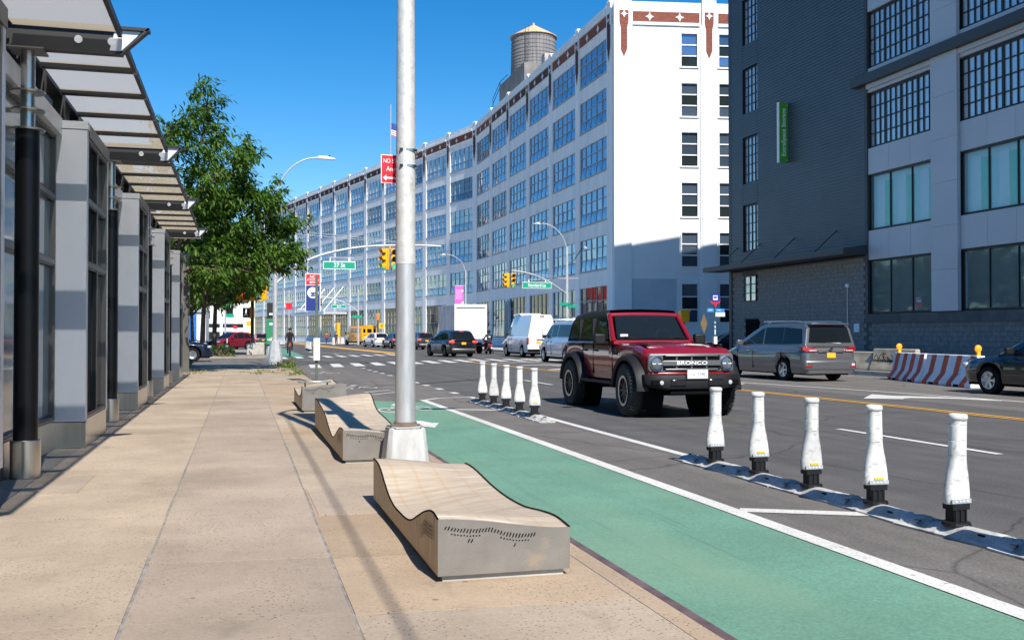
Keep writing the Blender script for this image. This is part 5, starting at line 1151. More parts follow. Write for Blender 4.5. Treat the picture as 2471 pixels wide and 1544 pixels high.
# entrance canopy and arched niche
en_ = thing('entrance_canopy','glass entrance canopy hung on white struts at the distant facade','canopy',(BX+6.1*7.9*cos(A2),BY+6.1*7.9*sin(A2),0),A2)
MB().box(0,19,.3,4.2,4.9,5.3).obj('roof_slab', MAT['pole_grey'], en_); MB().box(0,19,4.2,4.3,4.8,5.45).obj('fascia', MAT['blind_white'], en_)
for x in (1.5,6.5,11.5,16.5): MB().cyl((x,4.0,5.3),(x,.4,9.6),.07,6).obj('strut', MAT['sign_white'], en_)
b = MB(); x = 2.5
for w in (.6,.3,.5,.6,.5,.5,.4,.6,.0,.6,.25,.6,.6,.6,.4,.5,.6): 
    if w: b.box(x,x+w,4.25,4.35,5.5,6.15)
    x += w+.28 if w else .6
b.obj('roof_letters', MAT['sign_white'], en_)
ar = MB(); pts = [(-1.0,.2),(-1.0,4.2)]+[(-1.0*cos(R(18*k)),4.2+1.1*sin(R(18*k))) for k in range(1,10)]+[(1.0,4.2),(1.0,.2)]
ap_ = MB().prism(pts,-.05,.2,'y').obj('arched_doorway', MAT['grey_wall'], wb_); ap_.location = (28.7,74.65+4*BW+PW/2,0); ap_.rotation_euler=(0,0,R(90))
ai = MB().prism([(a*.72,b_ if b_ < 1 else (b_-.25)) for a,b_ in pts],.201,.23,'y').obj('arch_recess', MAT['muntin'], ap_)
# rooftop: water tank, bulkhead, flag
wt_ = thing('water_tank','round wooden rooftop water tank with conical tan roof','water tank',(32.4,109.4,28.2))
b = MB(); n = 40; prof = [(2.62,2.2),(2.55,7.2)]
for k in range(n):
    a0,a1 = 2*pi*k/n,2*pi*(k+.94)/n
    P = lambda r,a,z: (r*cos(a),r*sin(a),z)
    b.add([P(2.62,a0,2.0),P(2.62,a1,2.0),P(2.55,a1,7.3),P(2.55,a0,7.3),P(2.5,a0,2.0),P(2.5,a1,2.0),P(2.45,a1,7.3),P(2.45,a0,7.3)],[(0,1,2,3),(0,3,7,4),(1,5,6,2)])
b.obj('staves', MAT['tank_wood'], wt_); MB().lathe([(2.46,2.0),(2.42,7.3)],32).obj('tank_core', MAT['tank_wood'], wt_)
z = 2.3
while z < 7.1: MB().lathe([(2.635-.013*(z-2)-.0,z),(2.655-.013*(z-2),z+.012),(2.635-.013*(z-2),z+.03)],36).obj('hoop', MAT['tank_hoop'], wt_); z += .24+.055*(z-2)
MB().lathe([(2.72,7.28),(2.72,7.36),(.25,8.75),(.12,8.8),(.1,9.05),(.0,9.1)],36).obj('conical_roof', MAT['tank_roof'], wt_, smooth=25)
ld = MB(); 
for q in (-1.62,-1.20): ld.cyl((q,-2.3,1.2),(q,-2.2,7.6),.03,6); ld.tube([(q,-2.2,7.5),(q,-2.1,8.2),(q+.08,-1.9,8.35),(q+.14,-1.7,7.7)],.025,5)
for k in range(20): ld.cyl((-1.62,-2.28,1.4+k*.3),(-1.20,-2.28,1.4+k*.3),.018,5)
ld.obj('ladder', MAT['tank_hoop'], wt_)
bk = thing('roof_bulkhead','grey concrete bulkhead under the water tank','bulkhead',(30.9,104,27.3)); MB().box(-1.5,2.2,-1.2,9.5,0,3.5).obj('walls', M('dark_concrete',(.22,.21,.20),.9,var=.25,scale=.6), bk)
MB().box(-1.49,1.0,9.6,13,0,1.6).obj('low_block', MAT['concrete'], bk)
for p,q in (((-1.4,9.6,2.9),(-1.4,9.6,4.0)),((-1.4,13,1.6),(-1.4,13,2.8)),((-1.4,9.6,4.0),(-1.4,13,2.8)),((-1.4,9.6,3.4),(-1.4,13,2.2)),((-1.4,6,4.0),(-1.4,9.6,4.0))): MB().cyl(p,q,.04,6).obj('railing', MAT['tank_hoop'], bk)
sh = thing('roof_shaft','small concrete shaft right of the water tank','chimney',(31.4,100.8,27.3)); MB().box(-.5,.5,-.6,.6,0,3.9).obj('shaft', MAT['concrete'], sh); MB().box(.15,.56,-.66,.66,3.5,3.95).obj('shaft_cap', MAT['tank_hoop'], sh)
fp = thing('flagpole','thin roof flagpole with a small striped flag','flagpole',(BX+4.4*7.9*cos(A2)+2.2,BY+4.4*7.9*sin(A2)+1,27.3))
MB().cyl((0,0,0),(0,0,10.6),.07,8).obj('pole', MAT['pole_grey'], fp)
fg = thing('flag','red white and blue striped flag on the rooftop pole','flag',(BX+4.4*7.9*cos(A2)+2.2,BY+4.4*7.9*sin(A2)+1,32.9))
def flagpt(u,v): return (.1+u*3.2,.25*sin(u*5),v*2.0-.55*u+.1*sin(u*6+1))
for k in range(13):
    b = MB(); u0 = 1.3/3.2 if k >= 6 else 0
    b.loft([[flagpt(u0+(1-u0)*i/8,k/13),flagpt(u0+(1-u0)*i/8,(k+1)/13)] for i in range(9)],caps=(False,False)); b.obj('stripe', MAT['sign_red'] if k%2==0 else MAT['sign_white'], fg)
b = MB(); b.loft([[flagpt(.41*i/4,6/13),flagpt(.41*i/4,1)] for i in range(5)],caps=(False,False)); cn_ = b.obj('canton', M('flag_blue',(.03,.06,.28),.6), fg)

# ------------------------------------------------------------------ dark grey storage building on the right
sg = thing('storage_building','dark corrugated storage building with pale panelled front at right','building',(28,40,0)); sg.location=(0,0,0)
X0 = 28.0; TOP = 28.6
MB().box(28.5,60,-6,53.28,.1,TOP-.6).obj('core', MAT['dark_frame'], sg)
def siding(y0,y1,z0,z1):
    b = MB(); z = z0; p = .16; rows = []
    while z < z1-.01:
        zt = min(z+p,z1); rows += [[(X0-.035,y0,z),(X0-.035,y1,z)],[(X0-.035,y0,z+p*.45),(X0-.035,y1,z+p*.45)],[(X0,y0,min(z+p*.6,z1)),(X0,y1,min(z+p*.6,z1))],[(X0,y0,zt),(X0,y1,zt)]]; z += p
    b.loft(rows,caps=(False,False)); return b.obj('corrugated_siding', MAT['siding'], sg)
siding(40.22,50.2,5.6,TOP); siding(51.9,53.3,5.6,TOP)
wz = [(6.2,8.85),(10.1,12.75),(14.1,16.7),(18.05,20.7),(22.0,24.65)]
prev = 5.6
for z0,z1 in wz: siding(50.2,51.9,prev,z0-.02); prev = z1+.02
siding(50.2,51.9,prev,TOP)
MB().box(X0-.03,60,53.3,53.6,.1,TOP-.3).obj('rear_wall', MAT['siding_dark'], sg); MB().box(X0-.07,X0+.1,40.0,40.2,2.4,TOP).obj('corner_trim', MAT['siding_dark'], sg)
MB().box(X0-.06,36.6,53.0,53.62,TOP,TOP+.9).obj('parapet', MAT['siding_dark'], sg); MB().box(X0-.06,X0+.4,-6,52.99,TOP,TOP+.5).obj('parapet', MAT['siding_dark'], sg)
def gridwin(y0,y1,z0,z1,nc,nr,heavy=0,fm='black_frame',gm='pale_glass',xr=.12,kids=True):
    fr = MB(); x = X0+xr; fr.box(x-.05,x+.05,y0,y0+.07,z0,z1); fr.box(x-.05,x+.05,y1-.07,y1,z0,z1); fr.box(x-.05,x+.05,y0+.07,y1-.07,z0,z0+.07); fr.box(x-.05,x+.05,y0+.07,y1-.07,z1-.07,z1)
    for k in range(1,nc):
        w = .055 if heavy and k%heavy==0 else .022
        fr.box(x-.045,x+.045,y0+(y1-y0)*k/nc-w,y0+(y1-y0)*k/nc+w,z0+.07,z1-.07)
    for k in range(1,nr): fr.box(x-.04,x+.04,y0+.07,y1-.07,z0+(z1-z0)*k/nr-.022,z0+(z1-z0)*k/nr+.022)
    fr.box(X0-.0,x+.02,y0-.02,y0-.001,z0-.02,z1+.02); fr.box(X0-.0,x+.02,y1+.001,y1+.02,z0-.02,z1+.02)
    w = fr.obj('window', MAT[fm], sg)
    for i in range(nc):
        for j in range(nr):
            t = random.uniform(-.002,.002); ya,yb = y0+(y1-y0)*i/nc,y0+(y1-y0)*(i+1)/nc; za,zb = z0+(z1-z0)*j/nr,z0+(z1-z0)*(j+1)/nr
            MB().quad((x+.01+t,ya,za),(x+.01-t,yb,za),(x+.01-t,yb,zb),(x+.01+t,ya,zb)).obj('pane', MAT[gm], w)
for z0,z1 in wz[:4]: gridwin(50.22,51.88,z0,z1,4,5)
# ground-floor block wall with ledge canopy
wl_ = MB().box(X0+.03,X0+.4,40.2,53.29,.1,5.1).box(X0+.03,X0+.4,22,40.19,.1,1.95).obj('block_wall', MAT['cmu_joint'], sg)
rest = MB(); blk = MB().box(0,.03,.006,.394,.006,.197).mesh('block', MAT['cmu']); cnt = 0
def blkrows(y0,y1,z0,n,parts):
    global cnt
    for r_ in range(n):
        off = .2*(r_%2)
        y = y0+off
        while y+.4 <= y1+.01:
            z = z0+r_*.2032; dx = random.uniform(-.003,.003)
            hole = (50.25 < y+.2 < 51.95 and 3.2 < z < 4.85) or (50.0 < y+.2 < 51.7 and z < 2.35)
            if not hole:
                if parts and cnt < 300: link('block', blk, wl_, loc=(X0-.002+dx,y,z)); cnt += 1
                else: rest.box(X0-.002+dx,X0+.028,y+.006,y+.394,z+.006,z+.197)
            y += .4
blkrows(26.2,40.15,.14,9,True); blkrows(40.2,53.2,.14,24,False)
rs = rest.obj('block_rows', MAT['cmu'], wl_); rs['kind'] = 'stuff'
gridwin(50.35,51.75,3.3,4.8,2,3,xr=-.01); MB().box(X0-.03,X0+.02,50.1,51.6,.14,2.3).obj('doorway', MAT['chassis'], sg)
lg = MB(); lg.prism([(26.75,5.15),(28.02,5.15),(28.02,5.6),(26.75,5.42)],40.15,54.6,'y'); lg.obj('ledge_canopy', MAT['siding_dark'], sg)
for y in (42.8,46.6,50.2,52.8): MB().cyl((26.9,y,5.42),(27.98,y-.3,6.5),.025,6).obj('tie_rod', MAT['dark_frame'], sg)
MB().tube([(27.93,41.6,.6),(27.93,41.6,2.6),(27.93,41.6,3.7)],.025,6).obj('conduit', MAT['pole_grey'], sg); MB().box(27.88,27.97,41.5,41.7,3.7,3.85).obj('wall_lamp', MAT['sign_white'], sg); MB().box(27.93,27.97,40.7,41.1,1.55,1.95).obj('notice', MAT['blind_white'], sg)
# pale panelled front: piers, spandrel panels, windows
bays = [(35.5,40.0),(29.4,33.9),(23.3,27.8),(17.2,21.7)]; flo = [(2.41,4.84),(6.25,8.78),(10.05,12.55),(13.75,16.3),(17.6,20.1)]
for bi_,(y0,y1) in enumerate(bays):
    zs = [(4.87,6.22),(8.81,10.02),(12.6,13.72),(16.35,17.55),(20.15,TOP)]
    for z0,z1 in zs:
        for q in range(3):
            w = (y1-y0)/3; MB().box(X0-.02,X0+.35,y0+q*w+.006,y0+(q+1)*w-.006,z0+.004,z1-.004).obj('cladding_panel', MAT['clad_white'], sg)
    zz_ = [2.4,4.1,5.9,7.7,9.5,11.3,13.1,14.9,16.7,18.5,20.3]
    for a,b_ in zip(zz_,zz_[1:]): MB().box(X0-.16,X0+.35,y0-1.59,y0-.004,a+.004,b_-.004).obj('cladding_panel', MAT['clad_white'], sg)
    for k,(z0,z1) in enumerate(flo):
        if k < 2:
            gridwin(y0,y1,z0,z1,3,1,0,'black_frame','see_through_glass',.10)
            bl = MB().box(X0+.30,X0+.36,y0,y1,z0,z1).obj('back_panel', MAT['panel_cyan' if k else 'dark_frame'], sg)
            if k:
                for q in range(3):
                    w = (y1-y0)/3; MB().box(X0+.26,X0+.298,y0+q*w+.12,y0+q*w+.62,z0,z1-.35).obj('green_panel', MAT['panel_green'], sg); MB().box(X0+.26,X0+.298,y0+q*w+.64,y0+q*w+1.2,z0,z1-.25).obj('white_panel', MAT['blind_white'], sg)
        else: gridwin(y0,y1,z0,z1,12,4,3)
MB().box(X0-.35,X0+.1,16,40.9,12.98,13.42).obj('dark_band', MAT['siding_dark'], sg); MB().box(X0-.12,X0+.05,16,40.0,12.76,12.97).obj('shade_box', MAT['clad_white'], sg)
for k in range(9): MB().box(X0-.10,X0+.3,40.18-2.5*(k+1)+.006,40.18-2.5*k-.006,1.96,2.38).obj('stone_ledge', MAT['stone_band'], sg)
es = thing('blade_sign','tall green blade sign with white vertical lettering on the dark wall','sign',(27.68,47.0,10.55))
MB().box(-.235,.235,-.09,.09,0,3.15).obj('box', MAT['green_sign_face'], es); MB().box(-.28,-.237,-.1,.1,-.02,3.17).obj('white_edge', MAT['sign_white'], es)
text('lettering','ExtraSpace Storage',.325,(.02,-.0925,1.58),(R(90),R(-90),0),MAT['sign_white'],es,sx=1.0,off=.006)
for z in (.1,3.05): MB().box(.237,.33,-.03,.03,z-.05,z+.05).obj('bracket', MAT['sign_white'], es)

# ------------------------------------------------------------------ far left: shop with red roof, blue-panelled building
rs_ = thing('corner_shop','white corner shop with red roof beyond the trees','building',(-6,156,0))
MB().box(-9,7.0,0,10,0,6.5).obj('wall', MAT['white_stucco'], rs_); MB().prism([(-9.2,6.5),(7.2,6.5),(6.4,9.2),(-8.2,9.2)],-.3,.2,'y').obj('red_parapet', M('roof_red',(.75,.05,.03),.6), rs_)
for x0,x1 in ((.3,3.0),(3.4,6.4)): 
    w = MB().box(x0,x1,-.06,.02,.3,3.1).obj('shop_window', MAT['dark_glass'], rs_); MB().box(x0,x1,-.10,-.062,1.9,2.5).obj('white_sign', MAT['sign_white'], rs_)
MB().box(4.9,5.5,-.16,-.105,2.4,2.85).obj('red_sign', MAT['sign_red'], rs_); MB().box(3.9,4.9,-.08,.02,4.4,5.4).obj('upper_window', MAT['dark_glass'], rs_); MB().box(.5,1.6,-.08,.02,3.9,5.0).obj('upper_window', MAT['facade_glass'], rs_)
bb = thing('blue_panel_building','white building with blue panels glimpsed under the trees','building',(-14,118,0))
MB().box(-20,10.2,0,12,0,5.6).obj('wall', MAT['white_stucco'], bb)
for k in range(6): MB().box(-8.2+k*3.0,-5.8+k*3.0,-.06,.02,.6,3.9).obj('blue_panel', M('blue_panel',(.01,.14,.55),.5), bb)
MB().box(-20,10.3,-.25,.05,4.0,4.5).obj('cornice', MAT['pole_grey'], bb)
# ------------------------------------------------------------------ trees
def leafmat(name, a, b_):
    m, n, l, p = newmat(name); c = n.new('ShaderNodeNewGeometry').outputs['Position']
    col = mixc(n,l,ramp(n,l,noise(n,l,c,2.6,4,.7),[(.3,0.),(.7,1.)]),a,b_)
    l.new(col,p.inputs['Base Color']); setp(p,rough=.5,spec=.35)
    t = n.new('ShaderNodeBsdfTranslucent'); l.new(mixc(n,l,1.0,col,(1.0,1.15,.5),'MULTIPLY'),t.inputs[0]); ms = n.new('ShaderNodeMixShader'); ms.inputs[0].default_value=.38
    l.new(p.outputs[0],ms.inputs[1]); l.new(t.outputs[0],ms.inputs[2]); l.new(ms.outputs[0],n['Material Output'].inputs[0]); return m
leafmat('locust_leaf',(.040,.105,.014),(.125,.215,.03)); leafmat('weed_leaf',(.10,.16,.04),(.26,.28,.08)); leafmat('hedge_leaf',(.03,.075,.015),(.07,.13,.03))
M('bark',(.10,.075,.055),.95,var=.4,scale=4,stretch=(4,4,.6),bump=.5,bscale=14); M('bark_light',(.30,.22,.12),.9,var=.3,scale=5)
def frond(v, f, p, d, ln, wd, rnd):
    d = d.normalized(); side = d.cross(Vector((rnd.uniform(-.4,.4),rnd.uniform(-.4,.4),1))).normalized(); o = len(v)
    q = p.copy(); dd = d.copy()
    for i,w in enumerate((.25,1,.85,.12)):
        v.append(tuple(q-side*wd*w*.5)); v.append(tuple(q+side*wd*w*.5)); dd = (dd+Vector((.05,0,-.32))).normalized(); q = q+dd*ln/3
    for i in range(3): f.append((o+2*i,o+2*i+1,o+2*i+3,o+2*i+2))
def tree(name, label, loc, limbs, seed, wind, nsub, ntw, nfr, fl, tr, group='street trees', sub=(.5,1.25), bark='bark', fill=None):
    rnd = random.Random(seed); t = thing(name, label, 'tree', loc, 0, group)
    wood = MB(); v = []; f = []
    for li,limb in enumerate(limbs):
        pts = smoothtab([Vector(p) for p in limb[1]],5); pts = [Vector(p) for p in pts]; r0,r1 = limb[0]
        n = len(pts); wood.tube(pts,[r0+(r1-r0)*(i/(n-1))**.8 for i in range(n)],8)
        if limb[2] == 0: continue
        for k in range(int(nsub*limb[2])):
            i = rnd.uniform(.28,1)**.8*(n-1); p = pts[int(min(i,n-1))]+Vector((rnd.gauss(0,.05),)*3)
            ax = (pts[min(int(i)+1,n-1)]-pts[max(int(i)-1,0)]).normalized()
            d = (Vector((rnd.gauss(0,1),rnd.gauss(0,1),rnd.gauss(.25,.7)))+ax*.9+wind*.8).normalized(); ln = rnd.uniform(*sub)*(1.15-.45*i/(n-1))
            sp = [p]
            for s in range(4): d = (d+Vector((rnd.gauss(0,.22),rnd.gauss(0,.22),rnd.gauss(.05,.2)))+wind*.18).normalized(); sp.append(sp[-1]+d*ln/4)
            wood.tube(sp,[.022,.017,.012,.008,.004],4,cap=False)
            for w in range(ntw):
                b0 = sp[rnd.choice((1,2,3,4,4))]; d2 = (d*.6+wind*.5+Vector((rnd.gauss(0,.8),rnd.gauss(0,.8),rnd.gauss(.1,.6)))).normalized(); l2 = rnd.uniform(.2,.5)
                for q in range(nfr):
                    pp = b0+d2*l2*(q+.5)/nfr+Vector((rnd.gauss(0,.04),rnd.gauss(0,.04),rnd.gauss(0,.04)))
                    frond(v,f,pp,d2*.35+wind*.55+Vector((rnd.gauss(0,.7),rnd.gauss(0,.7),rnd.gauss(-.15,.4))),rnd.uniform(.7,1.2)*fl,rnd.uniform(.26,.4)*fl,rnd)
    if fill:
        poly_, cnt_, ys_, nf_ = fill; allp = [p for li in limbs for p in [Vector(q) for q in smoothtab([Vector(p) for p in li[1]],5)]]
        def inside(x,z):
            c = False
            for (a,b_),(c_,d_) in zip(poly_,poly_[1:]+poly_[:1]):
                if (b_>z) != (d_>z) and x < (c_-a)*(z-b_)/(d_-b_)+a: c = not c
            return c
        xs_ = [p[0] for p in poly_]; zs_ = [p[1] for p in poly_]; k = 0
        while k < cnt_:
            x = rnd.uniform(min(xs_),max(xs_)); z = rnd.uniform(min(zs_),max(zs_))
            if not inside(x,z): continue
            k += 1; c = Vector((x,rnd.uniform(-1,1)*ys_,z)); near_ = min(allp,key=lambda p:(p-c).length_squared+(4 if p.z>c.z else 0))
            mid = (near_+c)/2+Vector((rnd.gauss(0,.15),rnd.gauss(0,.15),.12)); wood.tube([near_,mid,c],[.025,.016,.006],4,cap=False)
            rr = rnd.uniform(.26,.48)
            for q in range(nf_):
                o_ = Vector((rnd.gauss(0,.5),rnd.gauss(0,.5),rnd.gauss(0,.33)))*rr
                frond(v,f,c+o_,o_.normalized()*.5+wind*.5+Vector((rnd.gauss(0,.5),rnd.gauss(0,.5),rnd.gauss(-.1,.35))),rnd.uniform(.7,1.2)*fl,rnd.uniform(.26,.4)*fl,rnd)
    wood.obj('trunk', MAT[bark], t, smooth=60)
    me = bpy.data.meshes.new('crown'); me.from_pydata(v,[],f); me.materials.append(MAT['locust_leaf']); me.update(); o = link('crown', me, t); o['kind'] = 'stuff'
    return t
T = [(0,0,0),(.05,0,1.4),(.12,0,2.6),(.3,0,3.3)]; S = (.3,0,3.3)
def lm(r0,*p): return ((r0,.02),[S]+list(p),1)
tree('locust_tree','wind-blown green locust tree rising behind the end of the shop front',(-2.95,38.5,.1),
    [((.17,.13),T,0),
     lm(.10,(.7,.3,5.0),(1.25,.2,7.3),(1.6,0,9.0),(1.75,0,10.3)),lm(.07,(.3,-.4,5.2),(.2,-.6,7.0),(.45,-.5,8.8)),lm(.08,(1.1,-.3,4.8),(2.1,-.5,6.4),(2.8,-.4,7.6),(3.1,-.3,8.6)),
     lm(.08,(1.4,.5,4.4),(2.9,.6,5.6),(3.6,.4,6.3),(4.0,.3,6.8)),lm(.08,(1.6,-.6,4.1),(3.3,-.9,4.8),(4.2,-.7,5.2),(4.7,-.5,5.4)),lm(.08,(1.7,.9,3.9),(3.4,1.2,4.2),(4.3,1.2,4.3),(4.8,1.0,4.2)),
     lm(.06,(1.4,-1.4,3.7),(2.7,-1.9,3.7),(3.5,-1.9,3.7),(4.1,-1.7,3.6)),lm(.06,(-.5,.4,4.8),(-1.3,.5,6.1),(-1.5,.3,7.6)),lm(.06,(1.0,1.8,4.0),(1.9,2.8,4.6),(2.6,3.2,5.2)),lm(.06,(.8,-1.8,4.4),(1.3,-2.7,5.4),(1.7,-2.9,6.4)),
     lm(.06,(1.0,-2.0,3.5),(1.6,-3.0,3.6),(2.2,-3.4,3.5)),lm(.05,(1.3,-.6,3.6),(2.2,-.8,3.4),(2.9,-.8,3.3)),lm(.06,(1.2,-.2,5.2),(1.9,-.2,6.0),(2.4,0,6.0))],
    21,Vector((.6,0,-.05)),15,8,6,.24,0,fill=([(-.2,8.2),(.25,9.4),(.7,8.2),(1.1,9.3),(1.45,10.6),(1.75,10.4),(1.9,9.0),(2.3,7.8),(2.7,9.2),(3.05,9.0),(3.3,7.7),(3.9,7.2),(4.6,6.2),(5.0,5.2),(5.2,4.5),(4.5,3.6),(3.7,3.7),(2.6,3.4),(.9,3.0),(-1.2,3.0),(-2.1,5),(-1.5,7.4),(-.8,7.0)],260,2.3,70))
def cr(seed):
    r_ = random.Random(seed); L_ = [((.19,.12),[(0,0,0),(.05,0,1.8),(.1,0,3.2)],0)]
    for k in range(11):
        a = 2*pi*k/11+r_.uniform(-.2,.2); e = r_.uniform(.15,1.2); R_ = r_.uniform(2.4,3.8); s_ = (.1,0,3.0+.1*(k%3))
        L_.append(((.07,.02),[s_,(.1+R_*.35*cos(a)*cos(e),R_*.35*sin(a)*cos(e),3.4+R_*.45*sin(e)),(.1+R_*.75*cos(a)*cos(e),R_*.75*sin(a)*cos(e),3.5+R_*1.0*sin(e)),(.4+R_*cos(a)*cos(e),R_*sin(a)*cos(e),3.2+R_*1.45*sin(e))],1))
    return L_
stB = tree('street_tree','dark-trunked street tree behind the blue crossover',(-2.35,66,.11),cr(4),31,Vector((.5,0,-.1)),10,7,6,.30,0,fill=([(-3.2,3.6),(-2.9,6.5),(-1,8.4),(1.2,8.6),(3.0,6.8),(3.6,4.4),(2.6,4.4),(-2.0,4.2)],150,2.8,60))
tree('street_tree','leaning dark-trunked street tree left of the red crossover',(-1.75,70.5,.11),cr(9),47,Vector((.5,0,-.1)),10,7,6,.30,0,fill=([(-3.2,3.6),(-2.9,6.5),(-1,8.4),(1.2,8.6),(3.0,6.8),(3.6,4.4),(2.6,4.4),(-2.0,4.2)],150,2.8,60))
tree('street_tree','street tree standing farther left behind the shop front',(-6.0,63.5,.11),cr(15),53,Vector((.5,0,-.1)),9,6,5,.38,0)
for i_,(x_,y_) in enumerate(((-4.5,79),(-5.0,87),(-4.2,95))): dup(stB,(x_,y_,.11),1.3*i_+.7,['shaded street tree beyond the leaning dark trunk','second shaded street tree beyond the leaning dark trunk','farthest shaded street tree toward the blue panels'][i_])
def bush(name, label, loc, sx, sy, sz, n, mat, seed, wd=.09, cat='hedge'):
    rnd = random.Random(seed); v=[]; f=[]; t = thing(name,label,cat,loc)
    for k in range(n):
        u = rnd.uniform(-1,1); w = rnd.uniform(-1,1); h_ = rnd.random(); p = Vector((u*sx,w*sy,h_*sz*(1-.25*abs(u)**3)))
        frond(v,f,p,Vector((rnd.gauss(0,1),rnd.gauss(0,1),rnd.gauss(.3,.8))),rnd.uniform(.10,.24),wd,rnd)
    me = bpy.data.meshes.new('foliage'); me.from_pydata(v,[],f); me.materials.append(MAT[mat]); me.update(); o = link('foliage',me,t); o['kind']='stuff'
    MB().box(-sx*.8,sx*.8,-sy*.6,sy*.6,0,sz*.55).obj('stems', MAT['bark'], t)
bush('hedge','dark green hedge behind the blue crossover',(-5.2,72,.11),3.6,.5,1.05,2600,'hedge_leaf',5)
bush('shrub','low green shrub beside the blue crossover nose',(-1.15,64.2,.11),.8,.5,.7,500,'hedge_leaf',6,.10,'shrub')
bush('shrub','dark shrub at the foot of the shop front end',(-2.5,41.5,.11),.55,2.0,.45,500,'hedge_leaf',8,.09,'shrub')
def weeds(label, pts, seed):
    rnd = random.Random(seed); v=[]; f=[]
    for (x,y,n,hh,sp) in pts:
        for k in range(n): frond(v,f,Vector((x+rnd.gauss(0,sp),y+rnd.gauss(0,sp*2.2),.105)),Vector((rnd.gauss(0,.5),rnd.gauss(0,.5),1)),hh*rnd.uniform(.5,1.2),.03,rnd)
    me = bpy.data.meshes.new('weeds'); me.from_pydata(v,[],f); me.materials.append(MAT['weed_leaf']); me.update(); o = link('weeds',me); tag(o,label,'weeds',kind='stuff')
weeds('green and yellow weeds in the pavement joints by the corner',[(1.95,34+.7*k,26,.12+.16*(k>9),.07) for k in range(15)]+[(1.75,42.2,110,.42,.16),(1.85,40.6,90,.4,.14),(1.5,37.2,40,.14,.12),(.55,34.5,30,.14,.1),(.8,37.5,24,.12,.1),(.1,36.4,20,.1,.1),(1.6,33.2,40,.12,.15),(-1.5,37.5,60,.10,.3),(-1.55,35.5,40,.08,.2),(-1.75,20.4,16,.06,.05),(1.0,35.6,30,.1,.2)],3)
weeds('low weeds on the far corner pavement',[(-1.2+.3*k,63.0,20,.2,.1) for k in range(4)],9)

# ------------------------------------------------------------------ people
def clothes(name, top, legs, zsplit, skin=(.42,.26,.19), zneck=1.42):
    m, n, l, b = newmat(name); sp = n.new('ShaderNodeSeparateXYZ'); l.new(n.new('ShaderNodeTexCoord').outputs['Object'], sp.inputs[0])
    def gt(z):
        x = n.new('ShaderNodeMath'); x.operation='GREATER_THAN'; l.new(sp.outputs[2],x.inputs[0]); x.inputs[1].default_value = z; return x.outputs[0]
    c = mixc(n,l,gt(zsplit),legs,top); c = mixc(n,l,gt(zneck),c,skin); l.new(c,b.inputs['Base Color']); setp(b,rough=.85); return m
def person(t, joints, edges, mat, name='body'):
    ks = list(joints); me = bpy.data.meshes.new(name); me.from_pydata([joints[k][:3] for k in ks],[(ks.index(a),ks.index(b_)) for a,b_ in edges],[]); me.materials.append(mat)
    o = link(name, me, t); md = o.modifiers.new('skin','SKIN'); md.use_smooth_shade = True
    for i,k in enumerate(ks):
        r_ = joints[k][3]; sv = me.skin_vertices[0].data[i]; sv.radius = r_ if isinstance(r_,tuple) else (r_,r_); sv.use_root = (k=='pelvis')
    s = o.modifiers.new('sub','SUBSURF'); s.levels = 1; s.render_levels = 2
    return o
E_ = [('pelvis','waist'),('waist','chest'),('chest','neck'),('neck','head'),('head','crown'),('chest','shL'),('shL','elL'),('elL','haL'),('haL','fiL'),('chest','shR'),('shR','elR'),('elR','haR'),('haR','fiR'),('pelvis','hiL'),('hiL','knL'),('knL','anL'),('anL','toL'),('pelvis','hiR'),('hiR','knR'),('knR','anR'),('anR','toR')]
def J(pelvis, lean, hands, knees, ankles, toes, hs=1.0):
    px,py,pz = pelvis; d = {'pelvis':(px,py,pz,(.15,.12)),'waist':(px,py+lean*.3,pz+.2,(.14,.11)),'chest':(px,py+lean*.75,pz+.42,(.17,.13)),'neck':(px,py+lean,pz+.58,.06),'head':(px,py+lean*1.1,pz+.70,(.085,.10)),'crown':(px,py+lean*1.12,pz+.80,(.075,.085))}
    for s,k in ((-1,'L'),(1,'R')):
        h_ = hands[0 if s<0 else 1]; sx = px+s*.19; sy = py+lean*.8; sz = pz+.47
        d['sh'+k] = (sx,sy,sz,.065); d['el'+k] = ((sx+h_[0])/2+s*.05,(sy+h_[1])/2,(sz+h_[2])/2-.07,.05); d['ha'+k] = (*h_,.035); d['fi'+k] = (h_[0],h_[1]-.07 if lean<0 else h_[1]+.05,h_[2]-.03,.025)
        d['hi'+k] = (px+s*.10,py,pz-.05,.095); i = 0 if s<0 else 1
        d['kn'+k] = (*knees[i],.065); d['an'+k] = (*ankles[i],.045); d['to'+k] = (*toes[i],.04)
    return d
def bikewheel(t, y, r, m='black_rubber'):
    b = MB(); b.tube([(0,y+r*cos(2*pi*k/28),r+r*sin(2*pi*k/28)) for k in range(29)],.02,6,cap=False); w = b.obj('wheel', MAT[m], t, smooth=60)
    s = MB()
    for k in range(12): s.cyl((0,y,r),(0,y+r*cos(2*pi*k/12),r+r*sin(2*pi*k/12)),.003,3)
    s.obj('spokes', MAT['pole_grey'], w)
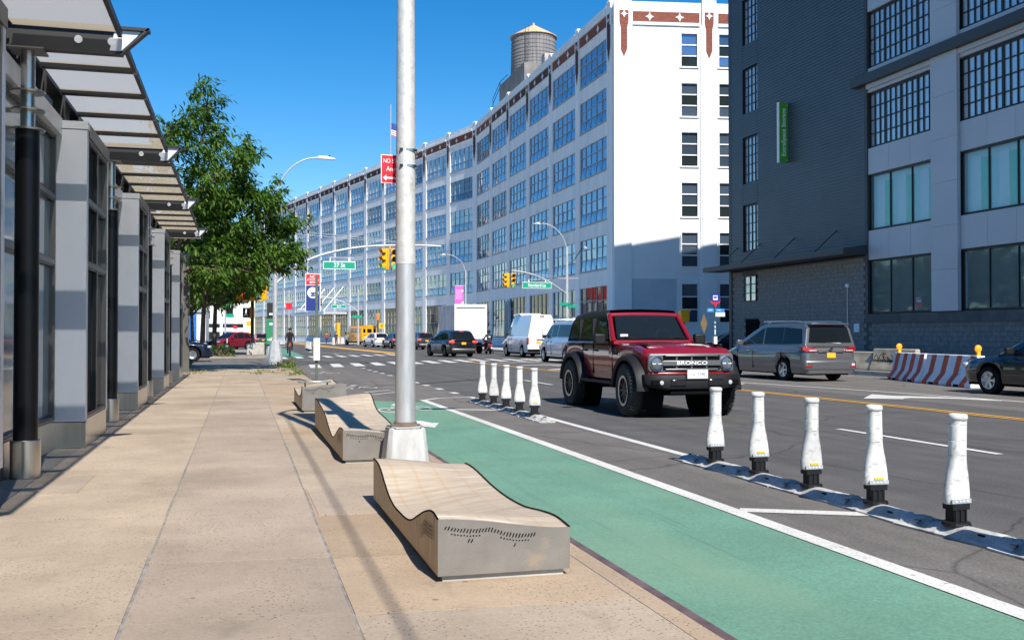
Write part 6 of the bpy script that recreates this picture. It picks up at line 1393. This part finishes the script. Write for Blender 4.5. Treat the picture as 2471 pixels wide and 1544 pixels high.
# cyclist riding towards the viewer
ck = thing('bicycle','red-framed bicycle ridden toward the viewer in the far bike lane','bicycle',(3.15,67.4,.004))
for y in (-.52,.52): bikewheel(ck,y,.34)
b = MB()
for p,q in (((0,-.52,.34),(0,-.42,.98)),((0,-.44,.86),(0,.05,.34)),((0,.05,.34),(0,.16,.92)),((0,-.43,.92),(0,.14,.85)),((0,.52,.34),(0,.05,.34)),((0,.52,.34),(0,.14,.85))): b.cyl(p,q,.02,8)
b.obj('frame', M('bike_red',(.5,.03,.05),.4), ck); MB().tube([(-.3,-.36,1.02),(-.1,-.43,1.0),(.1,-.43,1.0),(.3,-.36,1.02)],.014,6).obj('handlebar', MAT['black_plastic'], ck); MB().box(-.07,.07,.06,.32,.92,.97).obj('saddle', MAT['black_rubber'], ck, bevel=.02)
cy = thing('person','cyclist in black jacket and helmet riding toward the viewer','person',(3.15,67.4,.004))
person(cy, J((0,.14,1.02),-.22,[(-.27,-.36,1.04),(.27,-.36,1.04)],[(-.15,-.22,.66),(.15,-.2,.85)],[(-.13,.05,.24),(.13,.02,.46)],[(-.14,-.12,.20),(.14,-.14,.42)]), E_, clothes('cyclist_clothes',(.015,.015,.017),(.012,.012,.014),.95,zneck=1.62))
MB().lathe([(.09,-.03),(.112,.02),(.11,.07),(.08,.11),(0,.13)],18,(0,-.11,1.76)).obj('helmet', MAT['black_plastic'], cy, smooth=60)
# scooter and rider seen from behind
sc_ = thing('scooter','small red scooter waiting between the truck and the tall van','scooter',(17.75,71.8,.004))
for y in (-.62,.62): MB().lathe([(.13,-.06),(.22,-.06),(.245,-.03),(.245,.03),(.22,.06),(.13,.06)],24,(0,y,.245),'x').obj('wheel', MAT['black_rubber'], sc_, smooth=40)
MB().loft([[(-w,y,z0),(-w*1.05,y,(z0+z1)/2),(-w*.7,y,z1),(w*.7,y,z1),(w*1.05,y,(z0+z1)/2),(w,y,z0)] for y,w,z0,z1 in ((-.82,.10,.55,.72),(-.6,.17,.42,.80),(-.2,.18,.28,.78),(.0,.16,.22,.40),(.35,.16,.22,.36))],closed=True).obj('body', MAT['paint_red'], sc_, smooth=50)
MB().loft([[(-.17,y,z),(.17,y,z),(.15,y+.05,z),(-.15,y+.05,z)] for y,z in ((.42,.3),(.5,.7),(.42,1.0))],closed=True).obj('leg_shield', MAT['paint_red'], sc_); MB().box(-.15,.15,-.6,.05,.78,.86).obj('seat', MAT['black_rubber'], sc_, bevel=.03); MB().tube([(-.34,.3,1.02),(0,.4,1.0),(.34,.3,1.02)],.018,6).obj('handlebar', MAT['black_plastic'], sc_)
MB().box(-.08,.08,-.85,-.8,.62,.70).obj('taillight', MAT['brake_light'], sc_); MB().box(-.1,.1,-.86,-.84,.40,.53).obj('license_plate', MAT['sign_white'], sc_)
for s in (-1,1): MB().lathe([(.05,.32),(.05,.335)],12,(s*.33,0,1.15),'y').obj('mirror', MAT['black_plastic'], sc_)
rd = thing('person','scooter rider in dark jacket and helmet seen from behind','person',(17.75,71.8,.004))
person(rd, J((0,-.22,.93),.12,[(-.32,.28,1.04),(.32,.28,1.04)],[(-.25,.2,.72),(.28,.12,.56)],[(-.24,.15,.36),(.36,-.05,.10)],[(-.24,.32,.32),(.40,.10,.05)]), E_, clothes('rider_clothes',(.025,.026,.03),(.02,.022,.03),.95,zneck=1.60))
MB().lathe([(.09,-.08),(.13,-.02),(.14,.06),(.12,.13),(.06,.18),(0,.19)],18,(0,-.07,1.63)).obj('helmet', MAT['black_plastic'], rd, smooth=60); MB().box(-.06,.06,-.385,-.36,1.22,1.32).obj('jacket_logo', MAT['sign_white'], rd)
def walker(label, loc, rz, mat):
    p = thing('person',label,'person',loc,rz)
    person(p, J((0,0,.92),-.03,[(-.26,-.05,.86),(.26,.06,.86)],[(-.10,-.12,.50),(.10,.06,.50)],[(-.10,-.02,.08),(.10,.22,.09)],[(-.11,-.16,.03),(.11,.08,.03)]), E_, mat); MB().lathe([(.09,-.03),(.10,.03),(.08,.09),(0,.11)],14,(0,-.02,1.72)).obj('hair', MAT['black_rubber'], p, smooth=60)
walker('pedestrian in a red top near the distant yellow post',(12.5,152,.1),.4,clothes('walker_red',(.35,.05,.05),(.03,.03,.05),.9)); walker('pedestrian in dark clothes beside the yellow school bus',(13.4,146,.1),-.6,clothes('walker_dark',(.05,.05,.07),(.03,.03,.04),.9))

# ------------------------------------------------------------------ small distant street things
yb = thing('bollard','tall yellow bollard by the distant school bus','bollard',(13.9,148.5,.1)); MB().lathe([(.3,0),(.3,3.0),(.2,3.1)],14).obj('post', MAT['signal_yellow'], yb, smooth=40)
for k in range(3):
    t = thing('white_barrel',['white traffic barrel farthest left of the yellow bollard','white traffic barrel just in front of the yellow bollard','white traffic barrel right of the yellow bollard'][k],'barrel',(13.0+k*.75,146+k*1.2,.004),0,'white barrels by the yellow bollard'); MB().lathe([(.3,0),(.3,.1),(.24,.12),(.2,1.0),(.1,1.05)],14).obj('barrel', MAT['white_plastic'], t, smooth=40)
for x,y,hh,lab in ((-1.6,112,7.0,'thin grey pole with green route sign before the red roof'),(1.3,112,9.5,'tall thin grey pole before the red roofed shop'),(5.4,118,6.5,'thin grey pole with small red sign left of the cyclist')):
    t = thing('sign_pole',lab,'sign post',(x,y,.1)); MB().cyl((0,0,0),(0,0,hh),.09,8).obj('post', MAT['pole_grey'], t)
    if x < 0: MB().box(-.55,.55,-.12,-.1,4.2,5.5).obj('plate', MAT['sign_green'], t); MB().box(.1,.9,-.12,-.1,3.2,3.6).obj('plate', MAT['sign_green'], t)
    elif x > 5: MB().box(-.35,.35,-.12,-.1,4.3,5.0).obj('plate', MAT['sign_red'], t)
    else: MB().box(-.7,-.2,-.12,-.1,2.3,2.8).obj('plate', MAT['signal_yellow'], t)
st = thing('lane_bollard','thin white striped post in front of the red crossover','bollard',(-1.15,92,.004)); MB().lathe([(.12,0),(.05,.05),(.05,1.1),(.0,1.12)],12).obj('post', MAT['white_plastic'], st, smooth=40); MB().lathe([(.052,.5),(.052,.7)],12).obj('dark_band', MAT['dark_frame'], st)
